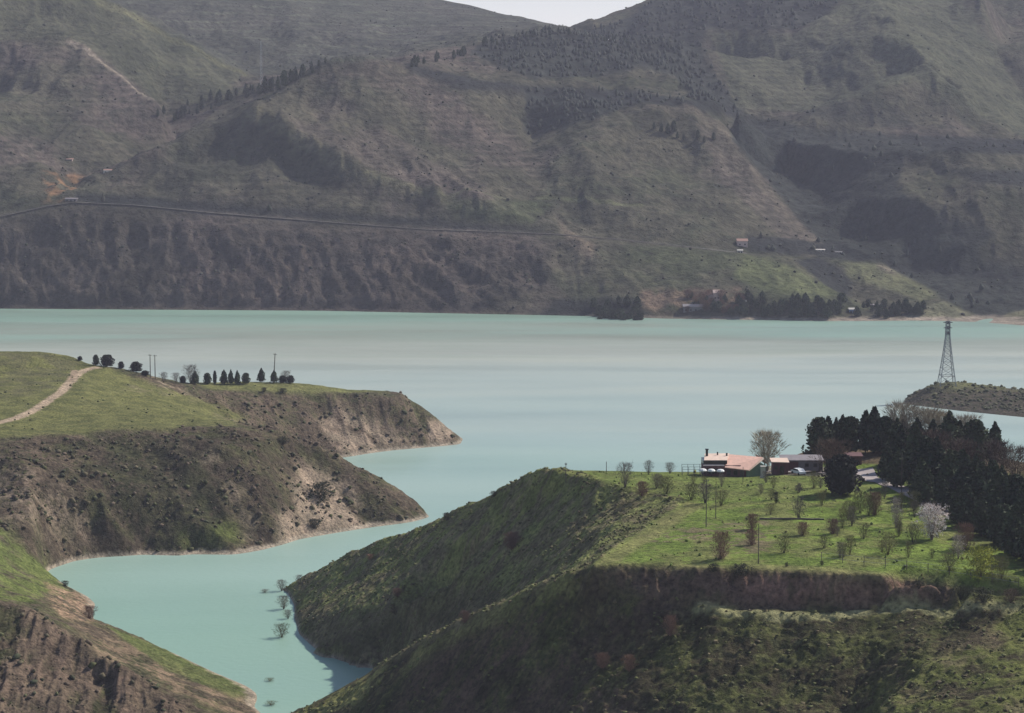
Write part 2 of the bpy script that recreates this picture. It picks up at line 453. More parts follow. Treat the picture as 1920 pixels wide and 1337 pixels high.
# ---- right hill with the plateau
B_lines = [
    [S(528, 1106), S(540, 1112), S(552, 1135), S(552, 1160), S(562, 1190), S(590, 1215), S(640, 1238), S(690, 1251), S(715, 1257), K(760, 500, 0), K(745, 480, 0), K(640, 478, 0), K(560, 470, 0), K(470, 462, 0), K(420, 440, 0), K(430, 380, 0), K(460, 320, 0)],
    [Wt(490, 1090), Wt(505, 1130), Wt(510, 1170), Wt(530, 1210), Wt(580, 1240), Wt(650, 1262), K(650, 495, -3), K(560, 485, -4), K(440, 478, -5), K(380, 450, -5), K(360, 320, -5)],
    # back silhouette
    [S(528, 1106), G(580, 1075, 598), G(640, 1046, 588), G(700, 1020, 575), G(760, 1000, 563), G(830, 972, 551), G(880, 945, 540), G(930, 921, 529), G(975, 898, 519), G(1005, 886, 510), G(1035, 880, 502), G(1130, 882, 503), G(1210, 884, 505), G(1290, 885, 508), G(1330, 886, 512)],
    [G(1330, 886, 512), G(1400, 884, 520), G(1460, 868, 530), G(1500, 848, 540), G(1560, 832, 545), G(1640, 826, 548), G(1720, 830, 548), G(1800, 843, 545), G(1860, 853, 540), G(1920, 870, 535), G(2100, 900, 530)],
    [K(520, 640, -5), K(640, 630, -5), K(760, 605, -5), K(880, 590, -5), K(1000, 580, -5), K(1150, 585, -5), K(1290, 590, -5), K(1500, 640, -5), K(1700, 650, -5), K(1900, 640, -5), K(2200, 640, -5)],
    # near ridge crest
    [K(430, 458, -2), G(560, 1338, 440), G(630, 1300, 436), G(700, 1261, 431), G(770, 1220, 424), G(850, 1176, 415), G(930, 1138, 408), G(1000, 1108, 402), G(1060, 1080, 397), G(1105, 1064, 394), G(1150, 1056, 391.5)],
    [G(560, 1332, 444.5), G(700, 1255, 435.5), G(770, 1214, 428.5), G(850, 1170, 419.5), G(930, 1132, 412), G(1000, 1102, 406), G(1060, 1074, 401), G(1105, 1058, 398)],
    [K(760, 468, 6), K(850, 450, 15), K(930, 437, 25), K(1010, 425, 36), K(1080, 414, 44), K(1130, 406, 48)],
    # interior of the hill
    [Q(600, 1120, 5), Q(680, 1085, 13), Q(780, 1050, 22), Q(880, 1010, 31), Q(980, 960, 40), Q(1080, 920, 48)],
    [Q(580, 1165, 3), Q(640, 1150, 8), Q(720, 1140, 13), Q(790, 1120, 19), Q(880, 1080, 26), Q(980, 1040, 34), Q(1080, 1000, 42), Q(1150, 965, 46.5)],
    [Q(600, 1205, 2.5), Q(680, 1225, 3.2), Q(750, 1200, 6), Q(800, 1160, 11), Q(870, 1130, 16)],
    # plateau rim
    [G(1035, 884, 500), Q(1130, 903, 51), Q(1210, 918, 51), Q(1285, 938, 50.8), Q(1255, 965, 50.3), Q(1200, 1000, 50), Q(1140, 1035, 50), Q(1110, 1058, 50.2)],
    [Q(1190, 945, 49), Q(1170, 985, 47), Q(1120, 1025, 46)],
    # plateau inside
    [Q(1300, 900, 51.4), Q(1450, 905, 52), Q(1600, 905, 52)],
    [Q(1340, 970, 51), Q(1500, 980, 51.5), Q(1650, 990, 51.5)],
    [Q(1240, 1040, 50.5), Q(1400, 1040, 51), Q(1600, 1050, 51), Q(1750, 1060, 51), Q(1900, 1080, 50.5)],
    [Q(1640, 890, 52), Q(1740, 940, 51.5), Q(1860, 990, 51), Q(1960, 1040, 50.5), Q(2200, 1060, 50)],
    [K(1700, 505, 53), K(1900, 490, 52), K(2200, 480, 51)],
    # scarp top and foot, ledge
    [G(1150, 1056, 391.5), Q(1250, 1058, 50.3), Q(1330, 1066, 50.3), Q(1370, 1063, 50.5), Q(1500, 1070, 50.5), Q(1620, 1078, 50.3), Q(1720, 1087, 50), Q(1790, 1098, 49.6), Q(1920, 1112, 49.2), Q(2200, 1130, 49)],
    [G(1180, 1120, 388), G(1260, 1132, 385), G(1330, 1134, 383), G(1400, 1146, 381), G(1500, 1149, 380), G(1620, 1143, 380), G(1720, 1138, 379), G(1800, 1134, 378), G(1920, 1130, 375), G(2200, 1140, 370)],
    [G(1320, 1142, 380.5), G(1400, 1154, 378.5), G(1500, 1156, 377.5), G(1620, 1150, 377.5), G(1720, 1145, 376), G(1920, 1137, 372)],
    # slopes below
    [G(520, 1450, 415), G(620, 1400, 412), G(750, 1337, 405), G(850, 1300, 398), G(950, 1240, 394), G(1060, 1180, 390), G(1150, 1140, 387)],
    [G(700, 1500, 385), G(850, 1420, 382), G(1000, 1337, 380), G(1100, 1260, 381), G(1200, 1200, 381), G(1300, 1170, 380)],
    [G(1100, 1400, 362), G(1200, 1337, 364), G(1320, 1290, 364), G(1450, 1290, 361), G(1580, 1337, 354), G(1650, 1400, 345)],
    # green spur at right
    [G(1560, 1420, 338), G(1640, 1337, 342), G(1700, 1290, 347), G(1760, 1245, 353), G(1840, 1190, 362), G(1900, 1160, 368), G(1960, 1145, 371)],
    [G(1560, 1210, 368), G(1680, 1200, 366), G(1780, 1180, 367)],
    [G(1700, 1400, 325), G(1800, 1337, 328), G(1920, 1300, 334), G(2200, 1250, 345)],
    [K(500, 300, 5), K(700, 300, 10), K(1000, 300, 15), K(1300, 290, 22), K(1600, 280, 28), K(1900, 270, 32), K(2300, 270, 35)],
    [K(360, 300, -5)],
    # beyond the right edge of the frame
    [K(2900, 270, 38), K(2900, 345, 42), K(2900, 375, 46), K(2900, 400, 50), K(2900, 480, 50), K(2900, 560, 44), K(2900, 640, -5)],
    [K(2500, 270, 37), K(2500, 345, 41), K(2500, 372, 44), K(2500, 390, 49), K(2500, 460, 50), K(2500, 540, 47), K(2500, 640, -5)],
]
B = Land(B_lines, -0.15, 0.43, 1020, 290, 660, 960, 2.5, 1.8)
px, py, X, Y = B.px, B.py, B.X, B.Y
mm = B.mask
plat = mm([(1040, 870), (1300, 870), (3200, 860), (3200, 1105), (1920, 1110), (1790, 1100), (1620, 1080), (1380, 1066), (1150, 1060), (1100, 1066), (1200, 1000), (1290, 938), (1130, 905)], 14)
scarp = mm([(1150, 1064), (1330, 1070), (1500, 1076), (1720, 1093), (1780, 1102), (1800, 1118), (1760, 1134), (1720, 1138), (1500, 1147), (1400, 1143), (1330, 1132), (1180, 1125), (1080, 1090)], 5)
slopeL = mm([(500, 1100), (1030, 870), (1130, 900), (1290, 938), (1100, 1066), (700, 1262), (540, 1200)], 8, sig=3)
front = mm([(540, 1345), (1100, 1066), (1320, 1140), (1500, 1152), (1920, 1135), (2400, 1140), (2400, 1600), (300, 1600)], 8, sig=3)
land = sstep(0, 1.2, B.Z)
gB = ridged((X * .9 - Y * .5) / 13, (Y + X * .5) / 34, 4, 5)
B.Z += land * (slopeL * gB * .8 + front * (ridged((X - Y * .3) / 15, (Y + X) / 32, 4, 15) * 1.1))
lump = fbm(X / 2.3, Y / 1.9, 4, 22) * .38 + ridged(X / 5.5, Y / 4, 4, 28) * .34
B.Z += land * lump * np.clip(slopeL + front + .25, 0, 1) * (1 - .85 * plat)
tz = B.Z + fbm(X / 7, Y / 7, 3, 81) * 2.2
terr = np.abs(((tz / 1.25) % 1) - .5) * 2
B.Z += land * np.clip(slopeL * .7 + front, 0, 1) * (1 - plat) * (terr - .5) * .42 * sstep(-.3, .2, fbm(X / 5, Y / 4, 3, 83))
B.Z += plat * fbm(X / 5, Y / 5, 3, 33) * .16
B.Z += scarp * (ridged(X / 3.4, Y / 9, 3, 44) * 1.0 + fbm(X / 1.6, Y / 1.6, 3, 45) * .7)
B.Z += land * fbm(X / 26, Y / 26, 3, 71) * .6 * (1 - plat)
B.px, B.py = project(B.X, B.Y, B.Z)
nA = fbm(X / 8, Y / 8, 5, 131); nB = fbm(X / 22, Y / 22, 4, 161); nC = fbm(X / 1.8, Y / 1.8, 4, 191)
C = np.ones(B.Z.shape + (3,)) * np.array((.125, .108, .062))
C = pmix(C, (.150, .165, .058), sstep(-.2, .2, nA + nC * .5))
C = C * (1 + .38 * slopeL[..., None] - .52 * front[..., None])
C = pmix(C, (.036, .038, .022), sstep(.0, .25, nC * .8 + nB * .3), .7)
C = pmix(C, (.20, .20, .085), sstep(.12, .35, fbm(X / 1.5, Y / 1.1, 3, 193)) * np.clip(slopeL + .6 * front, 0, 1), .6)
# slope flanks: greener towards the crest, brown soil on the front
hi = mm([(540, 1090), (1030, 872), (1180, 880), (1200, 930), (1000, 960), (800, 1060), (600, 1130)], 24, sig=5)
C = pmix(C, (.185, .20, .065), hi * sstep(-.15, .2, nA + nC * .6), .7)
rim = mm([(540, 1345), (700, 1262), (850, 1176), (1000, 1108), (1130, 1052), (1300, 940), (1330, 950), (1180, 1066), (1000, 1135), (850, 1205), (640, 1337), (600, 1380)], 12, sig=3)  # crest rim lightened, its sunlit band put into the grass colour
C = pmix(C, (.27, .26, .095), rim * sstep(-.35, .1, nA + nC * .5), .8)
brown = mm([(760, 1250), (960, 1150), (1130, 1080), (1330, 1080), (1340, 1135), (1150, 1200), (1200, 1337), (700, 1400)], 40, sig=6)
C = pmix(C, (.105, .072, .056), brown * sstep(-.25, .2, nB + nC * .6), .75)
hol = mm([(560, 1180), (760, 1130), (900, 1090), (960, 1130), (700, 1260), (600, 1230)], 20, sig=4)  # shade of the hollow behind the ridge, painted as darker ground
C = pmix(C, (.075, .062, .042), hol * sstep(-.35, .1, nA), .7)
spg = mm([(1480, 1420), (1620, 1310), (1760, 1220), (1920, 1140), (2400, 1140), (2400, 1400)], 20, sig=5)
C = pmix(C, (.140, .155, .048), spg * sstep(-.3, .15, nA + nC * .5), .75)
C = pmix(C, (.16, .12, .085), spg * sstep(.05, .3, nB + nC * .3), .55)
C = pmix(C, (.150, .205, .045), plat)
C = pmix(C, (.165, .175, .062), plat * sstep(-.15, .3, nA + nB * .8 + nC * .4), .85)
C = pmix(C, (.195, .15, .10), mm([(1190, 1000), (1300, 985), (1440, 975), (1450, 1010), (1440, 1040), (1340, 1050), (1360, 1015), (1230, 1020)], 26, sig=3) * sstep(-.1, .25, nC + nA), .75)
C = pmix(C, (.21, .20, .085), mm([(1100, 1066), (1290, 940), (1320, 948), (1230, 1010), (1150, 1056), (1500, 1060), (1800, 1085), (1800, 1098), (1400, 1068), (1150, 1060)], 6, sig=2), .75)
gmd = mm([(1040, 880), (1500, 880), (1640, 905), (1640, 930), (1300, 935), (1130, 905)], 14, sig=3)
C = pmix(C, (.15, .175, .055), gmd, .55)
C = pmix(C, (.115, .078, .062), scarp, .9)
C = pmix(C, (.26, .155, .12), scarp * mm([(1390, 1075), (1560, 1078), (1760, 1095), (1740, 1120), (1600, 1118), (1500, 1125), (1400, 1110)], 12, sig=3) * sstep(-.4, 0, nC), .8)
C = pmix(C, (.06, .065, .032), scarp * sstep(.1, .35, nC + nA * .6), .6)
ledge = [p for p in (B.hit(a, b) for a, b in [(1312, 1137), (1400, 1149), (1500, 1153), (1620, 1147), (1720, 1142), (1820, 1137), (1940, 1133)]) if p]
C = pmix(C, (.30, .29, .15), sstep(2.0, .7, dist_line(ledge, X, Y) + nC * .8), .8)
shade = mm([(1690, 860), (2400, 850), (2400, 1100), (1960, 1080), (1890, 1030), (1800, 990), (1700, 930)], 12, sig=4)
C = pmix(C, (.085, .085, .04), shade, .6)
C = pmix(C, (.30, .26, .21), mm([(1440, 872), (1560, 876), (1560, 893), (1430, 890)], 3, sig=1.5), .85)
hill2 = mm([(1440, 868), (1500, 840), (1560, 825), (1700, 815), (1950, 850), (1950, 890), (1600, 868)], 5, sig=2)
C = pmix(C, (.135, .095, .065), hill2, .8)
C = pmix(C, (.36, .30, .24), sstep(.9, .2, B.Z + nC * .5), .9)
B.plat, B.slopeL, B.front, B.scarp = plat, slopeL, front, scarp
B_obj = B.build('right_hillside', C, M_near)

# ---- low point with the pylon
C_lines = [
    [S(1688, 757), S(1720, 761), S(1760, 766), S(1800, 771), S(1860, 777), S(1920, 783), S(2100, 795), S(2400, 810)],
    [Wt(1660, 756), Wt(1700, 768), Wt(1760, 773), Wt(1860, 785), Wt(1920, 792), Wt(2400, 822)],
    [S(1688, 757), G(1712, 744, 1036), G(1728, 731, 1040), G(1745, 722, 1042), G(1765, 716, 1044), G(1800, 717, 1044), G(1860, 724, 1042), G(1920, 732, 1040), G(2100, 740, 1040), G(2400, 750, 1040)],
    [G(1740, 740, 1028), G(1800, 742, 1022), G(1920, 752, 1008), G(2200, 765, 1000)],
    [K(1660, 1050, -5), K(1740, 1085, -5), K(1900, 1100, -5), K(2400, 1120, -5)],
]
CL = Land(C_lines, 0.16, 0.36, 300, 930, 1130, 220, 3.0, 1.6)
X, Y = CL.X, CL.Y
CL.Z += sstep(0, 1, CL.Z) * (fbm(X / 4, Y / 4, 3, 5) * .7 + ridged(X / 9, Y / 14, 3, 6) * .6)
nC = fbm(X / 3, Y / 3, 4, 3); nA = fbm(X / 10, Y / 10, 3, 4)
C = np.ones(CL.Z.shape + (3,)) * np.array((.075, .062, .048))
C = pmix(C, (.045, .05, .028), sstep(-.1, .2, nC), .7)
C = pmix(C, (.135, .14, .06), sstep(4.5, 7.5, CL.Z + nA * 3), .85)
C = pmix(C, (.17, .17, .09), CL.mask([(1755, 712), (1800, 712), (1800, 730), (1750, 730)], 3), .6)
CL.build('pylon_point_hillside', C, M_near)

#==================================================================== FAR MOUNTAINS
def cy(Y): return Y if Y < 1650 else 1650 + (Y - 1650) * .62
def GD(a, b, Y): return G(a, b, cy(Y))
def KD(a, Y, z): return K(a, cy(Y), z if z < 110 else 110 + (z - 110) * .8)
D_lines = [
    [S(-400, 578), S(0, 578), S(300, 580), S(600, 582), S(900, 588), S(1100, 592), S(1250, 597), S(1400, 599), S(1600, 602), S(1700, 601), S(1760, 600), S(1830, 602), S(1920, 611), S(2050, 618), S(2400, 625)],
    [Wt(-400, 600), Wt(0, 602), Wt(600, 605), Wt(1100, 615), Wt(1600, 624), Wt(1920, 635), Wt(2400, 650)],
    # shore road and what lies above it
    [GD(-400, 440, 1640), GD(0, 407, 1650), GD(90, 387, 1668), GD(140, 380, 1675), GD(250, 385, 1668), GD(400, 400, 1660), GD(600, 416, 1648), GD(800, 431, 1640), GD(1030, 439, 1632), GD(1150, 449, 1640), GD(1310, 466, 1640), GD(1400, 476, 1632)],
    [GD(-400, 438.5, 1644), GD(0, 405.5, 1655), GD(90, 385.5, 1675), GD(140, 378.5, 1682), GD(250, 383.5, 1675), GD(400, 398.5, 1666), GD(600, 414.5, 1653), GD(800, 429.5, 1644), GD(1030, 437.5, 1636), GD(1150, 447.5, 1644), GD(1310, 464.5, 1644), GD(1400, 474.5, 1636)],
    # spur 1: crest and inner ridge
    [GD(150, 368, 1740), GD(250, 318, 1800), GD(340, 268, 1860), GD(400, 235, 1900), GD(470, 205, 1940), GD(540, 155, 1990), GD(620, 112, 2040), GD(680, 114, 2060), GD(740, 126, 2080), GD(820, 152, 2080), GD(900, 166, 2090), GD(975, 176, 2110)],
    [GD(480, 205, 1890), GD(560, 255, 1820), GD(640, 300, 1770), GD(700, 330, 1740), GD(760, 350, 1720), GD(830, 368, 1698), GD(930, 395, 1674), GD(1040, 428, 1655)],
    [GD(230, 345, 1770), GD(350, 320, 1830), GD(430, 310, 1820), GD(520, 330, 1790), GD(620, 365, 1730), GD(740, 395, 1682), GD(870, 415, 1660)],
    [GD(660, 215, 1930), GD(760, 260, 1890), GD(860, 305, 1850), GD(950, 360, 1780)],
    [GD(985, 178, 2120), GD(990, 250, 2060), GD(1010, 320, 1890), GD(1035, 380, 1775), GD(1080, 432, 1690)],
    # spur 2
    [GD(1090, 215, 2030), GD(1150, 200, 2020), GD(1210, 194, 2030), GD(1290, 202, 2060), GD(1350, 232, 2060), GD(1372, 270, 2030), GD(1410, 320, 1980), GD(1450, 370, 1920), GD(1490, 415, 1840), GD(1530, 450, 1770), GD(1550, 470, 1720)],
    [GD(1080, 260, 1930), GD(1105, 310, 1830), GD(1140, 370, 1740), GD(1180, 415, 1680)],
    # wooded hill behind, with its bright shoulder
    [GD(760, 122, 2130), GD(860, 112, 2350), GD(900, 80, 2560), GD(960, 68, 2620), GD(1040, 56, 2680), GD(1130, 66, 2700), GD(1200, 74, 2680), GD(1290, 100, 2560)],
    [GD(1000, 165, 2160), GD(1120, 170, 2160), GD(1250, 182, 2150), GD(1380, 208, 2140)],
    [GD(1130, 142, 2300), GD(1210, 132, 2320), GD(1260, 152, 2290), GD(1310, 190, 2220), GD(1380, 210, 2150)],
    # valley between spur 2 and the right mountain
    [KD(1330, 2300, 150), KD(1390, 2080, 105), KD(1450, 1950, 78), KD(1520, 1820, 50), KD(1600, 1720, 30), KD(1680, 1640, 16), KD(1780, 1560, 6), KD(1850, 1530, 4)],
    # small low spurs on the shore
    [GD(1400, 476, 1632), GD(1440, 480, 1612), GD(1490, 497, 1596), GD(1530, 520, 1570), GD(1570, 549, 1545), GD(1600, 565, 1530), GD(1610, 588, 1510)],
    [GD(1500, 484, 1660), GD(1580, 487, 1655), GD(1650, 496, 1640), GD(1690, 520, 1612), GD(1752, 550, 1580), GD(1765, 568, 1560)],
    [KD(1560, 1600, 18), KD(1610, 1570, 8), KD(1625, 1530, 3)],
    [GD(1500, 560, 1505), GD(1400, 555, 1520), GD(1300, 540, 1540), GD(1200, 545, 1545)],
    [GD(1690, 592, 1500), GD(1730, 580, 1510), GD(1768, 568, 1520), GD(1800, 585, 1510), GD(1830, 596, 1500)],
    [GD(1860, 598, 1500), GD(1920, 585, 1515), GD(2050, 570, 1540)],
    # right mountain
    [GD(1240, 110, 2800), GD(1320, 55, 2830), GD(1360, 60, 2820), GD(1420, 63, 2800), GD(1490, 60, 2800), GD(1530, 42, 2850), GD(1570, 18, 2900), GD(1620, -12, 2980), GD(1700, 2, 2980), GD(1770, 12, 2990), GD(1810, 0, 3000), GD(1840, -20, 3020)],
    [GD(1470, 222, 2400), GD(1520, 200, 2440), GD(1600, 175, 2480), GD(1680, 152, 2500), GD(1720, 150, 2490), GD(1780, 190, 2420), GD(1850, 230, 2350), GD(1920, 272, 2280), GD(2100, 330, 2200)],
    [GD(1620, -12, 2980), GD(1690, 60, 2620), GD(1750, 130, 2420), GD(1850, 210, 2420)],
    [GD(1800, 5, 2990), GD(1850, 70, 2880), GD(1890, 140, 2760), GD(1930, 190, 2680), GD(2000, 260, 2560)],
    [GD(1900, 60, 3150), GD(1960, -60, 3300), GD(2200, -200, 3500)],
    [GD(1400, 140, 2720), GD(1500, 120, 2660), GD(1600, 90, 2600)],
    [GD(1405, 250, 2330), GD(1500, 288, 2120), GD(1650, 292, 1990), GD(1800, 292, 1930), GD(1920, 300, 1980), GD(2200, 330, 2100)],
    [GD(1475, 340, 2150), GD(1550, 392, 1960), GD(1660, 388, 1830), GD(1780, 380, 1770), GD(1920, 372, 1790)],
    [GD(1610, 455, 1850), GD(1700, 455, 1750), GD(1800, 450, 1705), GD(1920, 440, 1720), GD(2200, 430, 1800)],
    [GD(1720, 515, 1700), GD(1800, 518, 1660), GD(1920, 515, 1650), GD(2200, 520, 1680)],
    [GD(1800, 570, 1580), GD(1920, 560, 1600), GD(2200, 560, 1620)],
    # far ridges with the notch of sky
    [GD(300, -160, 4000), GD(600, -60, 3950), GD(800, -6, 3900), GD(870, 8, 3880), GD(940, 26, 3860), GD(1000, 43, 3850), GD(1060, 64, 3840), GD(1105, 81, 3820)],
    [GD(1105, 81, 3820), GD(1150, 72, 3700), GD(1200, 50, 3600), GD(1240, 26, 3560), GD(1320, -40, 3500), GD(1500, -90, 3500), GD(1800, -160, 3700)],
    [GD(450, 132, 2900), GD(600, 108, 3000), GD(740, 105, 3050), GD(880, 80, 3100), GD(1060, 62, 3200)],
    [KD(1130, 2950, 225), KD(1060, 3000, 225)],
    # left ridges
    [GD(-300, -200, 2450), GD(0, -100, 2500), GD(110, -40, 2520), GD(180, 0, 2550), GD(250, 26, 2580), GD(330, 72, 2620), GD(400, 108, 2680), GD(455, 132, 2720), GD(490, 150, 2700)],
    [GD(-100, 110, 2260), GD(0, 118, 2280), GD(70, 88, 2320), GD(130, 78, 2330), GD(180, 108, 2290), GD(240, 155, 2230), GD(290, 192, 2180), GD(305, 215, 2140)],
    [GD(60, 30, 2440), GD(200, 80, 2420), GD(300, 140, 2400), GD(400, 180, 2350), GD(440, 170, 2400)],
    [KD(310, 2290, 145), KD(330, 2150, 122), KD(270, 2000, 105), KD(190, 1880, 90), KD(120, 1780, 80)],
    [GD(0, 190, 2180), GD(110, 150, 2180), GD(150, 200, 2080), GD(175, 260, 1970)],
    [GD(-300, 200, 2000), GD(-100, 240, 1930), GD(0, 268, 1880), GD(50, 298, 1840), GD(95, 335, 1780), GD(110, 365, 1720)],
    [GD(-300, 330, 1780), GD(0, 340, 1750), GD(50, 370, 1700)],
    # behind
    [KD(-1400, 4700, 300), KD(0, 4700, 200), KD(1100, 4700, 100), KD(1900, 4700, 200), KD(3000, 4700, 300)],
    [KD(-700, 1600, 0), KD(-900, 2500, 260), KD(-900, 4000, 500)], [KD(2800, 1600, 30), KD(2800, 2500, 260), KD(2800, 4000, 500)],
]
D = Land(D_lines, -0.31, 0.33, 880, 1390, 3480, 680, 12.0, 1.6)
px, py, X, Y = D.px.copy(), D.py.copy(), D.X, D.Y
bank = D.mask([(-500, 445), (0, 408), (140, 382), (800, 434), (1000, 445), (1050, 520), (900, 595), (-500, 590)], 12, 60, sig=4)
road_ = [t for t in D_lines[2]]
road_c = [((a[0] + b[0]) / 2, (a[1] + b[1]) / 2, (a[2] + b[2]) / 2) for a, b in zip(D_lines[2], D_lines[3])]
d_road = dist_line(road_c, X, Y)
away = sstep(3, 22, d_road)
land = sstep(0, 6, D.Z)
big = ridged(X / 125 + .45 * fbm(X / 240, Y / 240, 2, 3), Y / 330, 5, 12, .5)
sm = ridged(X / 44 + .3 * fbm(X / 90, Y / 90, 2, 8), Y / 120, 4, 17, .6)
hgt = sstep(10, 90, D.Z)
D.Z += away * land * (hgt * (big - .25) * 13 + (sm - .25) * 4.5 * (1 - bank)) * (1 - .85 * sstep(2550, 2850, Y)) + land * away * bank * (ridged((X + .35 * Y) / 34, Y / 60, 5, 21, .6) * 7.0 + fbm(X / 9, Y / 9, 3, 22) * 2.2)
D.Z += land * away * fbm(X / 22, Y / 22, 3, 99) * .9
D.px, D.py = project(D.X, D.Y, D.Z)
nA = fbm(X / 70, Y / 70, 5, 231); nB = fbm(X / 200, Y / 200, 4, 261); nC = fbm(X / 14, Y / 14, 4, 291)
mk = lambda poly, w=14, s=1.3, seed=0: D.mask(poly, w * .6, 45, s, seed)
C = np.ones(D.Z.shape + (3,)) * np.array((.104, .096, .064))
C = pmix(C, (.092, .098, .054), sstep(-.05, .3, nA + nC * .4), .8)
C = pmix(C, (.135, .105, .088), sstep(-.05, .3, nB + nA * .5), .8)
C = pmix(C, (.052, .055, .040), sstep(.05, .35, nC + nA * .3), .55)
C = pmix(C, (.100, .080, .068), bank, .7)
C = pmix(C, (.048, .044, .040), bank * sstep(-.05, .3, nC), .6)
C = pmix(C, (.155, .118, .092), bank * sstep(.15, .4, nA), .5)
wood = mk([(1100, 62), (1180, 30), (1240, -10), (1600, -30), (1545, 30), (1490, 56), (1420, 60), (1325, 52), (1318, 100), (1345, 150), (1395, 206), (1385, 214), (1310, 192), (1290, 185), (1270, 150), (1215, 130), (1130, 140), (1000, 150), (930, 120), (880, 100), (905, 78), (1040, 52)])
wood2 = mk([(985, 168), (1200, 178), (1300, 192), (1205, 190), (1130, 215), (1050, 245), (985, 255)])
wood_shade3 = mk([(1378, 212), (1500, 238), (1700, 255), (1930, 268), (1930, 290), (1760, 284), (1700, 300), (1680, 350), (1760, 400), (1870, 435), (1830, 480), (1930, 500), (1930, 594), (1850, 598), (1780, 568), (1752, 550), (1655, 494), (1570, 480), (1548, 474), (1532, 452), (1496, 408), (1450, 352), (1405, 300), (1370, 262)], 10)  # sparse woods, with the valley flank's shade darkened into the cover colour
wood_shade4 = mk([(1500, 212), (1560, 188), (1650, 190), (1710, 220), (1700, 245), (1550, 228)], 16)  # thin woods plus the shade below the crest, painted dark
sh1 = mk([(1130, 150), (1200, 128), (1270, 148), (1300, 190), (1200, 175), (1130, 165)], 8)
for w_, a_ in ((wood, .9), (wood2, .97), (wood_shade3, .93), (wood_shade4, .5)):
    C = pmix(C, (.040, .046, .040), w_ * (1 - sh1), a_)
ter = mk([(200, -200), (900, -40), (1100, 50), (880, 82), (740, 108), (470, 140), (330, 75), (200, 0)], 8)
C = pmix(C, (.085, .088, .066), ter, .8)
C = pmix(C, (.15, .16, .105), ter * sstep(.55, .95, np.sin(D.Z * .55 + nA * 4)) * sstep(-.2, .2, nC + nA), .6)
grassL = mk([(-400, -300), (180, -10), (330, 70), (460, 135), (400, 190), (290, 190), (180, 100), (100, 70), (-400, 110)], 14)
C = pmix(C, (.098, .102, .060), grassL, .75)
grassR = mk([(1330, 58), (1490, 64), (1600, -10), (1800, 0), (1930, 190), (1930, 265), (1720, 150), (1500, 210), (1380, 200)], 14)
C = pmix(C, (.108, .115, .068), grassR, .75)
pink = mk([(520, 200), (640, 180), (860, 330), (1040, 420), (980, 400), (700, 320), (560, 250)], 24)
C = pmix(C, (.165, .13, .105), pink * sstep(-.3, .1, nA), .7)
pinkR = mk([(1300, 220), (1370, 270), (1530, 450), (1470, 450), (1350, 330)], 14)
C = pmix(C, (.16, .13, .105), pinkR, .6)
dk1 = mk([(180, 350), (300, 290), (480, 215), (560, 265), (700, 335), (830, 375), (1030, 430), (800, 425), (400, 392), (160, 375)], 22)  # spur's left face turned from the sun, shade painted into its colour
C = pmix(C, (.066, .066, .046), dk1 * sstep(-.35, .15, nA + nC * .4), .65)
gr1 = mk([(820, 370), (1040, 380), (1000, 420), (860, 410)], 12)
C = pmix(C, (.10, .12, .055), gr1, .6)
low = mk([(1100, 440), (1400, 476), (1600, 560), (1750, 550), (1740, 580), (1100, 590), (1000, 500)], 10)
C = pmix(C, (.10, .112, .054), low * sstep(-.3, .2, nA), .6)
C = pmix(C, (.19, .185, .105), mk([(1580, 492), (1650, 493), (1755, 550), (1720, 562), (1640, 530)], 6), .75)
C = pmix(C, (.17, .17, .09), mk([(1500, 500), (1575, 548), (1520, 555), (1440, 520)], 8), .5)
C = pmix(C, (.19, .19, .12), mk([(1690, 598), (1730, 578), (1768, 564), (1800, 580), (1830, 600)], 2, 1), .8)
C = pmix(C, (.30, .20, .14), mk([(1200, 545), (1240, 540), (1400, 540), (1370, 575), (1240, 590), (1200, 575)], 12) * sstep(-.3, .1, nC + nA), .75)
C = pmix(C, (.36, .20, .10), mk([(80, 320), (160, 330), (130, 375), (85, 380)], 10) * sstep(-.1, .2, nC), .8)
C = pmix(C, (.28, .21, .15), mk([(1040, 395), (1060, 430), (1120, 460), (1105, 490), (1060, 450)], 10), .6)
trk = [p for p in (D.hit(a, b) for a, b in [(1010, 372), (1070, 375), (1150, 381), (1200, 384)]) if p]
if len(trk) > 1: C = pmix(C, (.17, .175, .09), sstep(4, 2, dist_line(trk, X, Y)), .8)
trk = [p for p in (D.hit(a, b) for a, b in [(690, 325), (760, 345), (830, 368), (950, 372)]) if p]
if len(trk) > 1: C = pmix(C, (.17, .165, .095), sstep(4, 2, dist_line(trk, X, Y)), .7)
trk = [p for p in (D.hit(a, b) for a, b in [(130, 78), (160, 90), (185, 112), (225, 140), (285, 185)]) if p]
if len(trk) > 1: C = pmix(C, (.33, .27, .20), sstep(6, 2, dist_line(trk, X, Y)), .8)
C = pmix(C, (.12, .11, .09), sstep(5, 2, d_road), .5)
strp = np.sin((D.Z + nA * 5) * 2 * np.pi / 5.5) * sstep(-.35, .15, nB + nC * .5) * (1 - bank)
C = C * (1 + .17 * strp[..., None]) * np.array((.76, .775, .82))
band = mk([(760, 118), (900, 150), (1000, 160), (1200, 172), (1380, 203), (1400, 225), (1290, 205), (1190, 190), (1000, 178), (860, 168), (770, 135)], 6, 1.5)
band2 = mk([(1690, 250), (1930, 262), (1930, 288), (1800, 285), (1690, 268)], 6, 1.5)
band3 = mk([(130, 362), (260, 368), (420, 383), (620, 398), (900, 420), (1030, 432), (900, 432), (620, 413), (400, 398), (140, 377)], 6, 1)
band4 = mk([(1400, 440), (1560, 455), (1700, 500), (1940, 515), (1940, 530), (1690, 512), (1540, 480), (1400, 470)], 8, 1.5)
band5 = mk([(1780, 320), (1940, 318), (1940, 350), (1830, 345)], 8, 1.5)
